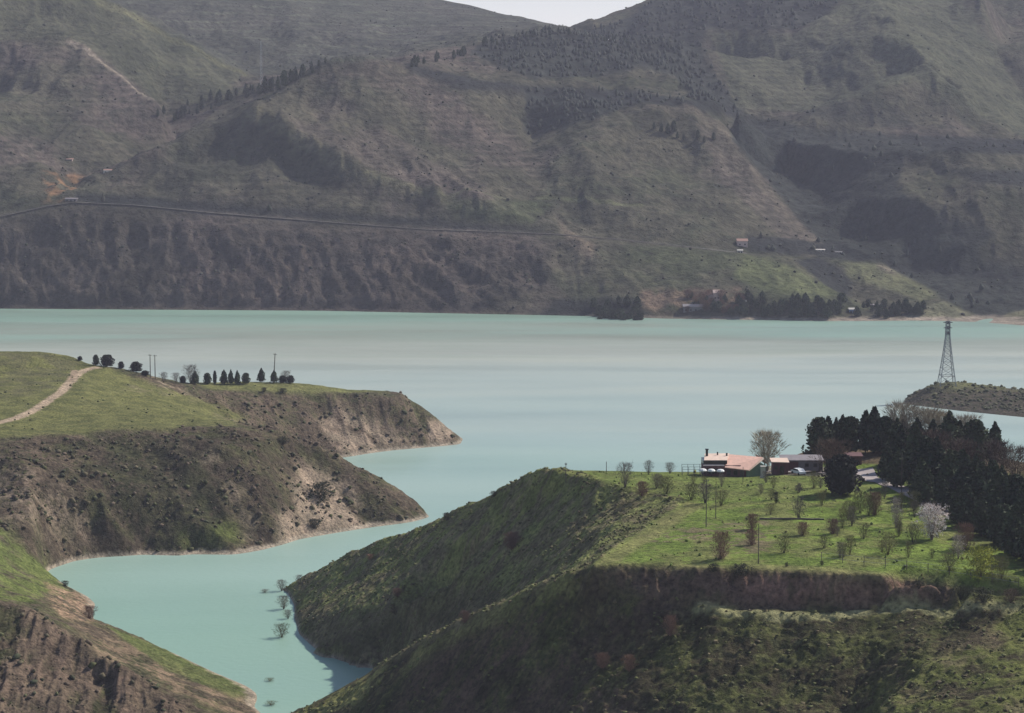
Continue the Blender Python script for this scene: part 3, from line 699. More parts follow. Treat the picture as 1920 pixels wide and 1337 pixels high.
band6 = mk([(1540, 480), (1600, 520), (1590, 570), (1560, 545), (1510, 505), (1490, 488)], 8, 1.5)
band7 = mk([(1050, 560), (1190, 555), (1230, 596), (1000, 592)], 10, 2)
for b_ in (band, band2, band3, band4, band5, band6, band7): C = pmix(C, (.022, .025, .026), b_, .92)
for poly, c_ in (([(1580, 492), (1650, 493), (1700, 520), (1757, 552), (1725, 562), (1640, 535), (1590, 520)], (.135, .14, .075)), ([(1690, 600), (1725, 582), (1768, 564), (1800, 580), (1835, 600)], (.17, .165, .105)),
                 ([(1860, 606), (1890, 588), (1930, 580), (1930, 612)], (.15, .145, .085)), ([(1400, 478), (1480, 498), (1575, 550), (1520, 560), (1430, 545), (1370, 520)], (.11, .125, .058)), ([(1640, 490), (1672, 505), (1690, 520), (1650, 505)], (.20, .17, .13))):
    C = pmix(C, c_, mk(poly, 4), .85)
crest = [p for p in (D.hit(a, b) for a, b in [(470, 208), (500, 222), (560, 257), (640, 302), (700, 332), (760, 352), (830, 370)]) if p]
C = pmix(C, (.165, .15, .095), sstep(9, 2, dist_line(crest, X, Y) + nC * 6), .6)
crest = [p for p in (D.hit(a, b) for a, b in [(1215, 198), (1290, 206), (1350, 236), (1368, 272), (1408, 322), (1448, 372), (1488, 417), (1525, 448)]) if p]
C = pmix(C, (.155, .13, .10), sstep(10, 2, dist_line(crest, X, Y) + nC * 6), .7)
crest = [p for p in (D.hit(a, b) for a, b in [(180, 4), (250, 30), (330, 76), (400, 112), (450, 134)]) if p]
C = pmix(C, (.16, .155, .085), sstep(11, 2, dist_line(crest, X, Y) + nC * 6), .7)
C = pmix(C, (.34, .28, .23), sstep(2.2, .8, D.Z + nC) * sstep(1050, 1350, D.px), .85)
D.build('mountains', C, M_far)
D.bank = bank

#==================================================================== WATER
def water():
    m, nt, b = new_mat('reservoir_water')
    tc = nt.nodes.new('ShaderNodeTexCoord')
    mp = nt.nodes.new('ShaderNodeMapping'); mp.inputs['Scale'].default_value = (.0022, .010, 1)
    nt.links.new(tc.outputs['Object'], mp.inputs['Vector'])
    n = noise_node(nt, 1.0, 5, .55, mp.outputs[0])
    sx = nt.nodes.new('ShaderNodeSeparateXYZ'); nt.links.new(tc.outputs['Object'], sx.inputs[0])
    # silt tints it away from the cove; wind bands' sheen is painted in too
    mr = nt.nodes.new('ShaderNodeMapRange'); mr.inputs[1].default_value = 480; mr.inputs[2].default_value = 1500
    nt.links.new(sx.outputs[1], mr.inputs[0])
    ad = nt.nodes.new('ShaderNodeMath'); ad.operation = 'MULTIPLY_ADD'
    nt.links.new(n.outputs[0], ad.inputs[0]); ad.inputs[1].default_value = .52; 
    sb = nt.nodes.new('ShaderNodeMath'); sb.operation = 'SUBTRACT'; nt.links.new(mr.outputs[0], sb.inputs[0]); sb.inputs[1].default_value = .27
    nt.links.new(sb.outputs[0], ad.inputs[2])
    r = ramp(nt, ad.outputs[0], [(.0, (.225, .35, .275)), (.16, (.26, .375, .315)), (.42, (.305, .39, .355)), (.62, (.345, .395, .35)), (.76, (.355, .38, .32)), (.85, (.25, .285, .23)), (.95, (.22, .31, .25)), (1, (.20, .30, .235))])
    nt.links.new(r.outputs[0], b.inputs['Base Color'])
    n2 = noise_node(nt, .5, 4, .6, tc.outputs['Object'])
    mp2 = nt.nodes.new('ShaderNodeMapping'); mp2.inputs['Scale'].default_value = (.004, .02, 1)
    nt.links.new(tc.outputs['Object'], mp2.inputs['Vector'])
    n3 = noise_node(nt, 1.0, 4, .5, mp2.outputs[0])
    rr = nt.nodes.new('ShaderNodeMapRange'); nt.links.new(n3.outputs[0], rr.inputs[0])
    rr.inputs[1].default_value = .35; rr.inputs[2].default_value = .65; rr.inputs[3].default_value = .28; rr.inputs[4].default_value = .5
    nt.links.new(rr.outputs[0], b.inputs['Roughness'])
    b.inputs['IOR'].default_value = 1.33
    b.inputs['Specular IOR Level'].default_value = .4
    bump(nt, b, n2.outputs[0], .35, .25)
    V = np.array([(-2500, 200, 0), (2500, 200, 0), (2500, 4600, 0), (-2500, 4600, 0)], float)
    me = mesh_np('water', V, np.array([[0, 1, 2, 3]])); me.materials.append(m)
    return tag(link('water', me), kind='structure')
water()

# ------------------------------------------------------------------ shore road across the lake
def strip(name, pts, w, mat, off=.15, parent=None):
    P = [np.array(p) for p in dense([pts], 12)]
    V = []
    for i, p in enumerate(P):
        d = (P[min(i + 1, len(P) - 1)] - P[max(i - 1, 0)])[:2]; d /= np.hypot(*d) + 1e-9
        nrm = np.array([-d[1], d[0]]) * w / 2
        for s_ in (-1, 1):
            V.append((p[0] + s_ * nrm[0], p[1] + s_ * nrm[1], p[2] + off))
    Fc = np.array([[2 * i, 2 * i + 1, 2 * i + 3, 2 * i + 2] for i in range(len(P) - 1)])
    me = mesh_np(name, np.array(V), Fc); me.materials.append(mat)
    return link(name, me, parent)
M_road = mat_plain('pale_road', (.20, .19, .17), .9, .15, .2)
rc = [(p[0], p[1], max(p[2], float(D.height(p[0], p[1])))) for p in dense([road_c], 10)]
tag(strip('road', rc, 2.8, M_road, .12), kind='structure')

#==================================================================== VEGETATION
ICO_V = None
def ico():
    t = (1 + 5 ** .5) / 2
    v = np.array([(-1, t, 0), (1, t, 0), (-1, -t, 0), (1, -t, 0), (0, -1, t), (0, 1, t), (0, -1, -t), (0, 1, -t), (t, 0, -1), (t, 0, 1), (-t, 0, -1), (-t, 0, 1)], float)
    v /= np.linalg.norm(v[0])
    f = np.array([(0, 11, 5), (0, 5, 1), (0, 1, 7), (0, 7, 10), (0, 10, 11), (1, 5, 9), (5, 11, 4), (11, 10, 2), (10, 7, 6), (7, 1, 8), (3, 9, 4), (3, 4, 2), (3, 2, 6), (3, 6, 8), (3, 8, 9), (4, 9, 5), (2, 4, 11), (6, 2, 10), (8, 6, 7), (9, 8, 1)])
    return v, f
IV, IF = ico()

def blobs(name, pos, size, flat, colr, mat, jit=.35, label=None):
    """tussocks and scrub: one squashed, uneven lump each, joined into one mesh"""
    n = len(pos)
    V = IV[None] * (1 + jit * (rng.random((n, 12, 1)) - .5) * 2)
    V = V * np.stack([size, size * (.8 + .4 * rng.random(n)), size * flat], 1)[:, None, :]
    V[:, :, 2] = V[:, :, 2] + (size * flat * .45)[:, None]
    V += pos[:, None, :]
    Fc = IF[None] + (np.arange(n) * 12)[:, None, None]
    me = mesh_np(name, V.reshape(-1, 3), Fc.reshape(-1, 3))
    Cc = np.repeat(colr[:, None, :], 12, 1) * (1 + .25 * (rng.random((n, 12, 1)) - .5))
    set_col(me, np.clip(Cc.reshape(-1, 3), 0, 1))
    me.materials.append(mat)
    o = link(name, me)
    return tag(o, label=label, kind='stuff')

def scatter(L, n, dens, zmin=.8):
    """world positions on a land, accepted by a density grid"""
    out = []
    j = rng.integers(0, L.ny - 1, n * 4); i = rng.integers(0, L.nu - 1, n * 4)
    w = dens[j, i]
    ok = (rng.random(n * 4) < w) & (L.Z[j, i] > zmin)
    j, i = j[ok][:n], i[ok][:n]
    fj = j + rng.random(len(j)); fi = i + rng.random(len(j))
    Yv = np.exp(L.lY[0] + fj / (L.ny - 1) * (L.lY[-1] - L.lY[0])); Xv = (L.u0 + fi / (L.nu - 1) * (L.u1 - L.u0)) * Yv
    return np.stack([Xv, Yv, L.height(Xv, Yv)], 1)
def pal(n, cols, w=None):
    c = np.array(cols)[rng.choice(len(cols), n, p=w)]
    return c * (.75 + .5 * rng.random((n, 1)))

# tussocks, near right hill
den = np.clip(B.slopeL + B.front, 0, 1) * (1 - B.plat) * (1 - B.scarp) * sstep(-.45, .25, fbm(B.X / 7, B.Y / 7, 4, 501)) * (B.py < 1420)
P_ = scatter(B, 26000, den * (.35 + .65 * B.slopeL))
s_ = .12 + .34 * rng.random(len(P_)) ** 3
blobs('scrub', P_, s_, .5 + .3 * rng.random(len(P_)), pal(len(P_), [(.095, .105, .042), (.07, .075, .034), (.10, .085, .05), (.11, .12, .045)]), M_veg, .7, label='low tussocks and scrub over the slopes of the right hill')
den = np.clip(A.cliff, 0, 1) * (1 - .8 * gully_bl) * (1 - A.gr) * sstep(-.35, .3, fbm(A.X / 8, A.Y / 8, 4, 521)) * (A.py < 1400)
P_ = scatter(A, 15000, den)
s_ = .2 + .8 * rng.random(len(P_)) ** 3.5
blobs('scrub', P_, s_, .6 + .3 * rng.random(len(P_)), pal(len(P_), [(.075, .08, .035), (.045, .05, .027), (.12, .09, .065), (.10, .085, .05)]), M_veg, .55, label='low scrub dotted over the eroded left headlands')
P_ = scatter(B, 5000, B.plat * (B.px > 1040) * (B.py > 880) * sstep(.0, .4, fbm(B.X / 6, B.Y / 6, 3, 541)))
s_ = .10 + .26 * rng.random(len(P_)) ** 2.5
blobs('grass_tufts', P_, s_, .9 + .4 * rng.random(len(P_)), pal(len(P_), [(.14, .20, .04), (.10, .14, .04), (.17, .16, .06)]), M_veg, label='rough grass tufts over the bright green plateau')
P_ = scatter(A, 1500, A.gr * sstep(-.1, .3, fbm(A.X / 9, A.Y / 9, 3, 551)))
s_ = .15 + .4 * rng.random(len(P_)) ** 2.5
blobs('grass_tufts', P_, s_, .6 + .3 * rng.random(len(P_)), pal(len(P_), [(.10, .12, .04), (.08, .085, .04)]), M_veg, label='grass tufts on the left meadow')
P_ = scatter(CL, 900, np.ones(CL.Z.shape))
s_ = .4 + .9 * rng.random(len(P_)) ** 2
blobs('scrub', P_, s_, .6 + .2 * rng.random(len(P_)), pal(len(P_), [(.06, .066, .035), (.09, .09, .045)]), M_veg, label='scrub on the low point below the pylon')

# mountain scrub and plantations
den = (.22 + .5 * D.bank + .5 * sstep(-.1, .3, fbm(D.X / 60, D.Y / 60, 4, 601))) * (np.abs(D.px - 960) < 1150) * (D.py > -60) * (1 - .75 * grassR) * (1 - .75 * grassL)
den = den * sstep(9, 14, d_road)
P_ = scatter(D, 9000, den * sstep(-.25, .35, fbm(D.X / 35, D.Y / 35, 4, 641)), 2)
s_ = .5 + 1.1 * rng.random(len(P_)) ** 3
blobs('scrub', P_, s_, .6 + .4 * rng.random(len(P_)), pal(len(P_), [(.050, .052, .040), (.062, .060, .044), (.036, .040, .030), (.070, .072, .045)]), M_veg, label='scrub dotted over the far mountain slopes')

def cones(name, pos, h, r, colr, label):
    """small far conifers, a ragged two-tier cone each, joined"""
    n = len(pos); k = 6
    a = np.linspace(0, 2 * np.pi, k, endpoint=False)
    rings = [(.08, .75), (.35, 1.0), (.62, .62), (.85, .28)]
    V = np.zeros((n, k * 4 + 1, 3))
    for t, (zz, rr) in enumerate(rings):
        jr = rr * (.7 + .6 * rng.random((n, k)))
        V[:, t * k:(t + 1) * k, 0] = np.cos(a) * jr * r[:, None]; V[:, t * k:(t + 1) * k, 1] = np.sin(a) * jr * r[:, None]
        V[:, t * k:(t + 1) * k, 2] = (zz + .06 * (rng.random((n, k)) - .5)) * h[:, None]
    V[:, -1, 2] = h
    V += pos[:, None, :]; V[:, :, 2] -= .3
    f = []
    for t in range(3):
        for i in range(k):
            p, q, p2, q2 = t * k + i, t * k + (i + 1) % k, (t + 1) * k + i, (t + 1) * k + (i + 1) % k
            f += [(p, q, q2), (p, q2, p2)]
    for i in range(k): f.append((3 * k + i, 3 * k + (i + 1) % k, 4 * k))
    Fc = np.array(f)[None] + (np.arange(n) * (4 * k + 1))[:, None, None]
    me = mesh_np(name, V.reshape(-1, 3), Fc.reshape(-1, 3))
    set_col(me, np.repeat(colr, 4 * k + 1, 0)); me.materials.append(M_veg)
    return tag(link(name, me), label=label, kind='stuff')
den = np.clip(wood * 1.0 + wood2 * 1.2 + wood_shade3 * .04 + wood_shade4 * .10, 0, 1) * (1 - .8 * sh1)
P_ = scatter(D, 8000, den, 3)
cones('plantation', P_, 3 + 3.5 * rng.random(len(P_)), 1.3 + 1.1 * rng.random(len(P_)), pal(len(P_), [(.030, .038, .030), (.042, .048, .036)]), 'dark conifer plantation covering the wooded far hills')
hedge = D.mask([(130, 366), (260, 368), (420, 385), (620, 400), (900, 422), (900, 432), (620, 412), (400, 396), (140, 376)], 5, 40, 1)
P_ = scatter(D, 420, hedge * 1.0 + D.mask([(1320, 452), (1400, 440), (1560, 455), (1560, 475), (1400, 470), (1320, 464)], 4, 40, 1), 3)
cones('roadside_trees', P_, 4 + 4 * rng.random(len(P_)), 1.5 + 1.2 * rng.random(len(P_)), pal(len(P_), [(.030, .038, .030), (.05, .05, .036)]), 'dark trees lining the upper side of the far shore road')

# ---- tree meshes
def leaf_mesh(name, pts, size, cols, mat, up=.3):
    """many leaf-clump triangles at given points"""
    n = len(pts)
    d1 = rng.normal(size=(n, 3)); d1 /= np.linalg.norm(d1, axis=1)[:, None]
    d2 = np.cross(d1, rng.normal(size=(n, 3))); d2 /= np.linalg.norm(d2, axis=1)[:, None]
    sz = size * (.6 + .8 * rng.random((n, 1)))
    V = np.stack([pts - d1 * sz * .6, pts + d1 * sz * .6 + d2 * sz * .25, pts + d2 * sz * .9, pts - d2 * sz * .5 + d1 * sz * .2], 1)
    Fc = np.array([[0, 3, 1], [0, 1, 2]])[None] + (np.arange(n) * 4)[:, None, None]
    me = mesh_np(name, V.reshape(-1, 3), Fc.reshape(-1, 3))
    set_col(me, np.repeat(cols, 4, 0)); me.materials.append(mat)
    return me

def tubes(segs, k=4):
    """segs: (p, q, r0, r1) -> verts, faces"""
    V, Fc = [], []
    for p, q, r0, r1 in segs:
        p = Vector(p); q = Vector(q); d = (q - p)
        if d.length < 1e-6: continue
        d.normalize(); a = d.orthogonal().normalized(); b = d.cross(a)
        o = len(V)
        for c, r in ((p, r0), (q, r1)):
            for i in range(k):
                t = 2 * math.pi * i / k
                V.append(c + (a * math.cos(t) + b * math.sin(t)) * r)
        for i in range(k):
            Fc.append((o + i, o + (i + 1) % k, o + k + (i + 1) % k, o + k + i))
    return np.array([tuple(v) for v in V]), np.array(Fc)
def tube_mesh(name, segs, colr, mat, k=4):
    V, Fc = tubes(segs, k)
    me = mesh_np(name, V, Fc); set_col(me, np.tile(np.array(colr), (len(V), 1))); me.materials.append(mat)
    return me

def conifer_meshes(prof, n=1100, tone=(.048, .064, .036)):
    """unit-height conifer: crown of leaf clumps round a lumpy core, and a trunk"""
    t = rng.random(n) ** .8
    a = rng.random(n) * 2 * np.pi
    lob = 1 + .22 * np.sin(a * 3 + rng.random() * 6 + t * 9) + .16 * np.sin(a * 5 + t * 23 + rng.random() * 6)
    R = prof(t) * lob * (.72 + .34 * rng.random(n))
    pts = np.stack([np.cos(a) * R, np.sin(a) * R, .09 + .91 * t], 1)
    cols = np.array(tone) * (.6 + .9 * rng.random((n, 1))) * np.array([1, 1, 1])
    crown = leaf_mesh('crown', pts, .055, cols, M_veg)
    k, m = 10, 9
    V = [(0, 0, .07)]; 
    for j in range(m):
        tt = (j + .3) / m
        for i in range(k):
            aa = 2 * math.pi * i / k + j * .3
            r = float(prof(np.array(tt))) * (.70 + .22 * random.random())
            V.append((math.cos(aa) * r, math.sin(aa) * r, .09 + .89 * tt))
    V.append((0, 0, .985)); Fc = []
    for i in range(k): Fc.append((0, 1 + (i + 1) % k, 1 + i))
    for j in range(m - 1):
        for i in range(k):
            p, q = 1 + j * k + i, 1 + j * k + (i + 1) % k
            Fc += [(p, q, q + k), (p, q + k, p + k)]
    for i in range(k): Fc.append((1 + (m - 1) * k + i, 1 + (m - 1) * k + (i + 1) % k, len(V) - 1))
    # join core into the crown mesh
    cv = np.zeros(len(crown.vertices) * 3, np.float32); crown.vertices.foreach_get('co', cv); cv = cv.reshape(-1, 3)
    cf = np.zeros(len(crown.loops), np.int32); crown.loops.foreach_get('vertex_index', cf); cf = cf.reshape(-1, 3)
    V = np.concatenate([cv, np.array(V)]); Fc = np.concatenate([cf, np.array(Fc) + len(cv)])
    me = mesh_np('crown', V, Fc)
    set_col(me, np.concatenate([np.repeat(cols, 4, 0), np.tile(np.array(tone) * .8, (len(V) - len(cv), 1))])); me.materials.append(M_veg)
    bpy.data.meshes.remove(crown)
    trunk = tube_mesh('trunk', [((0, 0, -.05), (0, 0, .25), .018, .014), ((0, 0, .25), (0, 0, .8), .014, .006)], (.07, .05, .035), M_veg, 6)
    return crown_trunk(me, trunk)
def crown_trunk(c, t): return c, t
prof_cone = lambda t: .24 * np.clip(1.25 - t, 0, 1) ** .75 * np.clip(t * 9 + .55, 0, 1) * (1 - t ** 6)
prof_oval = lambda t: .25 * np.clip(1.08 - t, 0, 1) ** .5 * np.clip(t * 4 + .45, 0, 1) * (1 - t ** 5)
prof_slim = lambda t: .13 * np.sqrt(np.clip(1 - (2 * t - .85) ** 2 / 1.35, 0, 1))
prof_wide = lambda t: .42 * np.sqrt(np.clip(1 - (2 * t - .75) ** 2 / 1.7, 0, 1))
prof_egg = lambda t: .26 * np.sqrt(np.clip(1 - (2 * t - .72) ** 2 / 1.66, 0, 1))
CON = [conifer_meshes(prof_cone) for _ in range(3)] + [conifer_meshes(prof_egg), conifer_meshes(prof_oval)]
SLIM = conifer_meshes(prof_slim, 700)
WIDE = conifer_meshes(prof_wide, 1300, (.022, .026, .020))

def tree(meshes, name, loc, h, w, label, cat='tree', group=None, tilt=0.0):
    r = empty(name, loc, random.random() * 6.28, (h * w, h * w, h))
    tag(r, label, cat, group)
    c, t = meshes
    link('crown', c, r); link('trunk', t, r)
    return r

def bare_meshes(seed, h=1.0, spread=.32, stems=3, twigc=(.17, .115, .09), woodc=(.10, .075, .06), ntw=520, start=.12, leaf=None, nleaf=0, lsize=.03):
    """unit-height bare shrub or tree: limbs as tubes, a cloud of fine twigs"""
    rs = random.Random(seed)
    limb, tips = [], []
    def grow(p, d, L, r, lev):
        q = p + d * L
        limb.append((tuple(p), tuple(q), r, r * .65))
        if lev == 0: tips.append((q, d)); return
        for _ in range(3 if lev > 1 else 3):
            nd = (d + Vector((rs.uniform(-1, 1), rs.uniform(-1, 1), rs.uniform(-.15, .75))) * .62).normalized()
            grow(q, nd, L * rs.uniform(.6, .85), r * .6, lev - 1)
        tips.append((q, d))
    for i in range(stems):
        a = 6.28 * i / stems + rs.random()
        d = Vector((math.cos(a) * spread * (0 if stems == 1 else 1), math.sin(a) * spread * (0 if stems == 1 else 1), 1)).normalized()
        grow(Vector((math.cos(a) * .02, math.sin(a) * .02, -.03)), d, .30 if stems > 1 else .34, .018 if stems > 1 else .026, 3)
    zmax = max(t[0].z for t in tips)
    sc = .93 / zmax
    limb = [(tuple(Vector(p) * sc), tuple(Vector(q) * sc), a * sc, b * sc) for p, q, a, b in limb]
    trunk = tube_mesh('trunk', limb[:1] if stems == 1 else [l for l in limb if l[0][2] < .05], woodc, M_veg, 5)
    rest = [l for l in limb]
    V, Fc = tubes(rest, 3)
    Fc = np.concatenate([Fc[:, [0, 1, 2]], Fc[:, [0, 2, 3]]])
    tw_v, tw_c = [], []
    for _ in range(ntw):
        q, d = rs.choice(tips); q = q * sc
        dd = (d + Vector((rs.gauss(0, 1), rs.gauss(0, 1), rs.gauss(.4, .7))) * .7).normalized()
        L = rs.uniform(.05, .14); w = .0045 + .004 * rs.random()
        s_ = dd.orthogonal().normalized()
        if rs.random() < .5: s_ = dd.cross(s_)
        q = q + Vector((rs.gauss(0, .02), rs.gauss(0, .02), rs.gauss(0, .02)))
        tw_v += [tuple(q - s_ * w), tuple(q + s_ * w), tuple(q + dd * L)]
        f_ = rs.uniform(.7, 1.3); tw_c += [[c * f_ for c in twigc]] * 3
    o = len(V)
    V = np.concatenate([V, np.array(tw_v)]); Fc = np.concatenate([Fc, np.arange(len(tw_v)).reshape(-1, 3) + o])
    Cc = np.concatenate([np.tile(np.array(woodc), (o, 1)), np.array(tw_c)])
    if nleaf:
        pts = []
        for _ in range(nleaf):
            q, d = rs.choice(tips); q = q * sc
            pts.append((q.x + rs.gauss(0, .045), q.y + rs.gauss(0, .045), q.z + rs.gauss(.01, .04)))
        lm = leaf_mesh('leaf', np.array(pts), lsize, np.array(leaf) * (.7 + .6 * rng.random((nleaf, 1))), M_veg)
        lv = np.zeros(len(lm.vertices) * 3, np.float32); lm.vertices.foreach_get('co', lv); lv = lv.reshape(-1, 3)
        lf = np.zeros(len(lm.loops), np.int32); lm.loops.foreach_get('vertex_index', lf)
        lc = np.zeros(len(lv) * 4, np.float32); lm.color_attributes['cover'].data.foreach_get('color', lc)
        Fc = np.concatenate([Fc, lf.reshape(-1, 3) + len(V)]); V = np.concatenate([V, lv]); Cc = np.concatenate([Cc, lc.reshape(-1, 4)[:, :3]])
        bpy.data.meshes.remove(lm)
    crown = mesh_np('crown', V, Fc); set_col(crown, Cc); crown.materials.append(M_veg)
    return crown, trunk

def fuzz_meshes(seed, twigc, leafc=None, n=1500, nleaf=500, lsize=.035, w=.36, vase=.55, base=.0):
    """dense twiggy shrub: limbs from the foot, slivers filling an egg-shaped volume"""
    rs = np.random.default_rng(seed)
    a = rs.random(n) * 2 * np.pi; t = rs.random(n) ** .75
    prof = w * np.sqrt(np.clip(1 - ((t - .58) / .60) ** 2, .02, 1)) * (1 + .30 * np.sin(a * 3 + seed + t * 5) + .22 * np.sin(a * 5 + t * 13) + .2 * np.sin(t * 21 + a * 2))
    rr = prof * np.sqrt(rs.random(n)) 
    P0 = np.stack([np.cos(a) * rr, np.sin(a) * rr, base + t * (.95 - base)], 1)
    D0 = np.stack([np.cos(a) * rr * vase * 2, np.sin(a) * rr * vase * 2, np.full(n, .5)], 1) + rs.normal(size=(n, 3)) * .22
    D0 /= np.linalg.norm(D0, axis=1)[:, None]
    L = rs.uniform(.07, .18, (n, 1)); W_ = rs.uniform(.003, .0075, (n, 1))
    S0 = np.cross(D0, rs.normal(size=(n, 3))); S0 /= np.linalg.norm(S0, axis=1)[:, None]
    V = np.stack([P0 - S0 * W_, P0 + S0 * W_, P0 + D0 * L], 1).reshape(-1, 3)
    Cc = np.repeat(np.array(twigc) * rs.uniform(.6, 1.4, (n, 1)), 3, 0)
    Fc = np.arange(3 * n).reshape(-1, 3)
    limb = []
    for i in range(9):
        b = 6.28 * i / 9 + rs.random(); r = w * rs.uniform(.3, .8); m_ = (math.cos(b) * r * .45, math.sin(b) * r * .45, .38)
        limb += [((math.cos(b) * .02, math.sin(b) * .02, -.04), m_, .011, .007), (m_, (math.cos(b) * r, math.sin(b) * r, rs.uniform(.65, .9)), .007, .003)]
    lv, lf = tubes(limb, 3); lf = np.concatenate([lf[:, [0, 1, 2]], lf[:, [0, 2, 3]]])
    Fc = np.concatenate([Fc, lf + len(V)]); V = np.concatenate([V, lv]); Cc = np.concatenate([Cc, np.tile(np.array(twigc) * .6, (len(lv), 1))])
    if leafc is not None and nleaf:
        k = rs.choice(n, nleaf); q = P0[k] + rs.normal(size=(nleaf, 3)) * .02
        d1 = rs.normal(size=(nleaf, 3)); d1 /= np.linalg.norm(d1, axis=1)[:, None]; d2 = np.cross(d1, rs.normal(size=(nleaf, 3))); d2 /= np.linalg.norm(d2, axis=1)[:, None]
        sz = lsize * rs.uniform(.5, 1.2, (nleaf, 1)); vv = np.stack([q - d1 * sz * .6, q + d1 * sz * .6, q + d2 * sz], 1).reshape(-1, 3)
        Fc = np.concatenate([Fc, np.arange(3 * nleaf).reshape(-1, 3) + len(V)]); V = np.concatenate([V, vv]); Cc = np.concatenate([Cc, np.repeat(np.array(leafc) * rs.uniform(.6, 1.4, (nleaf, 1)), 3, 0)])
    crown = mesh_np('crown', V, Fc); set_col(crown, Cc); crown.materials.append(M_veg)
    trunk = tube_mesh('trunk', [((0, 0, -.05), (0, 0, .14), .026, .018)], tuple(c * .5 for c in twigc), M_veg, 5)
    return crown, trunk

RED = [fuzz_meshes(s, (.19, .115, .085), (.17, .10, .07), 1900, 900, .032, .34) for s in (1, 2, 3)]
BRN = [fuzz_meshes(s, (.10, .07, .055), (.09, .06, .045), 1700, 300, .03, .42, base=.12) for s in (21, 22)]
GREY = [fuzz_meshes(s, (.15, .13, .11), None, 1100, 0, .03, .34, base=.1) for s in (4, 5, 6)]
OLV = [fuzz_meshes(s, (.14, .13, .06), (.13, .15, .045), 1000, 420, .032, .38) for s in (7, 8)]
WHI = [fuzz_meshes(9, (.42, .34, .30), (.82, .76, .72), 900, 3000, .03, .38, base=.1), fuzz_meshes(10, (.30, .26, .22), (.62, .56, .50), 1000, 420, .028, .32, base=.1)]
YEL = [fuzz_meshes(11, (.17, .17, .05), (.30, .32, .05), 700, 2600, .036, .46)]
TALL = [fuzz_meshes(s, (.36, .32, .24), None, 2200, 0, .03, .34, .8, base=.22) for s in (12, 13)]
DKB = [fuzz_meshes(s, (.05, .05, .03), (.042, .048, .027), 500, 1700, .05, .42) for s in (14, 15)]

def ground_at(L, px, py):
    for k in range(60):                # a foot just over the skyline sinks to the crest
        p = L.hit(px, py + k)
        if p is not None: return p
    raise ValueError('no ground at %s %s' % (px, py))
def put(L, meshes, name, px, py, hpx, w, label, cat='shrub', group=None):
    """stands at the ground seen at (px, py); hpx is its height in photo pixels"""
    p = ground_at(L, px, py)
    h = hpx * p[1] / F
    return tree(meshes, name, (p[0], p[1], p[2] - .03 * h), h, w, label, cat, group)

# ---- row of conifers on the left headland
rowL = [
    (150, 672, 9, 1.1, WIDE, 'tiny dark bush where the path meets the left hilltop skyline'),
    (180, 681, 21, 1.0, CON[3], 'narrow dark tree just left of the largest hilltop bush, above the dirt path'),
    (201, 684, 23, 1.25, WIDE, 'broad dark tree on the left hilltop, largest of the four above the dirt path'),
    (227, 686, 14, .9, WIDE, 'small leaning dark bush between the broad hilltop tree and the round bush'),
    (255, 694, 20, 1.25, WIDE, 'round dark bush on the ridge left of the twin poles'),
    (272, 703, 10, 1.8, WIDE, 'low spreading bush at the foot of the twin poles'),
    (343, 717, 14, 1.0, WIDE, 'smallest bush at the left end of the headland conifer row'),
    (366, 719, 25, 1.15, CON[0], 'pointed conifer beginning the headland row at its left'),
    (389, 719, 22, 1.15, CON[3], 'rounded conifer right of the first pointed one in the headland row'),
    (403, 719, 26, .9, SLIM, 'very slim column conifer in the headland row'),
    (420, 719, 28, 1.0, CON[1], 'tall conifer at the left of the tight trio in the headland row'),
    (433, 719, 28, .8, CON[4], 'middle tree of the tight trio of conifers in the headland row'),
    (445, 719, 27, .8, CON[2], 'right tree of the tight trio of conifers in the headland row'),
    (461, 718, 21, 1.25, CON[3], 'rounded conifer right of the tight trio in the headland row'),
    (490, 714, 27, 1.1, CON[4], 'oval conifer standing alone left of the leaning pole'),
    (514, 715, 24, 1.15, CON[0], 'conifer at the foot of the leaning pole on the headland'),
    (530, 716, 14, 1.25, WIDE, 'small round tree just right of the leaning pole'),
    (545, 716, 15, 1.1, WIDE, 'last small round tree at the right end of the headland row'),
]
for a, b, hp, w, ms, lab in rowL:
    put(A, ms, 'conifer', a, b + 1.5, hp, w, lab, 'tree', 'dark trees along the left headland')
for a, b, hp, lab in [(307, 716, 20, 'wispy bare tree nearest the right side of the twin poles'), (330, 717, 20, 'wispy bare tree left of the headland conifer row'),
                      (358, 718, 36, 'tall bare tree behind the first pointed conifer of the headland row'), (536, 717, 24, 'small bare tree behind the round trees right of the leaning pole')]:
    put(A, GREY[a % 3], 'bare_tree', a, b + 1, hp, 1.1, lab, 'tree', 'bare trees on the left headland')

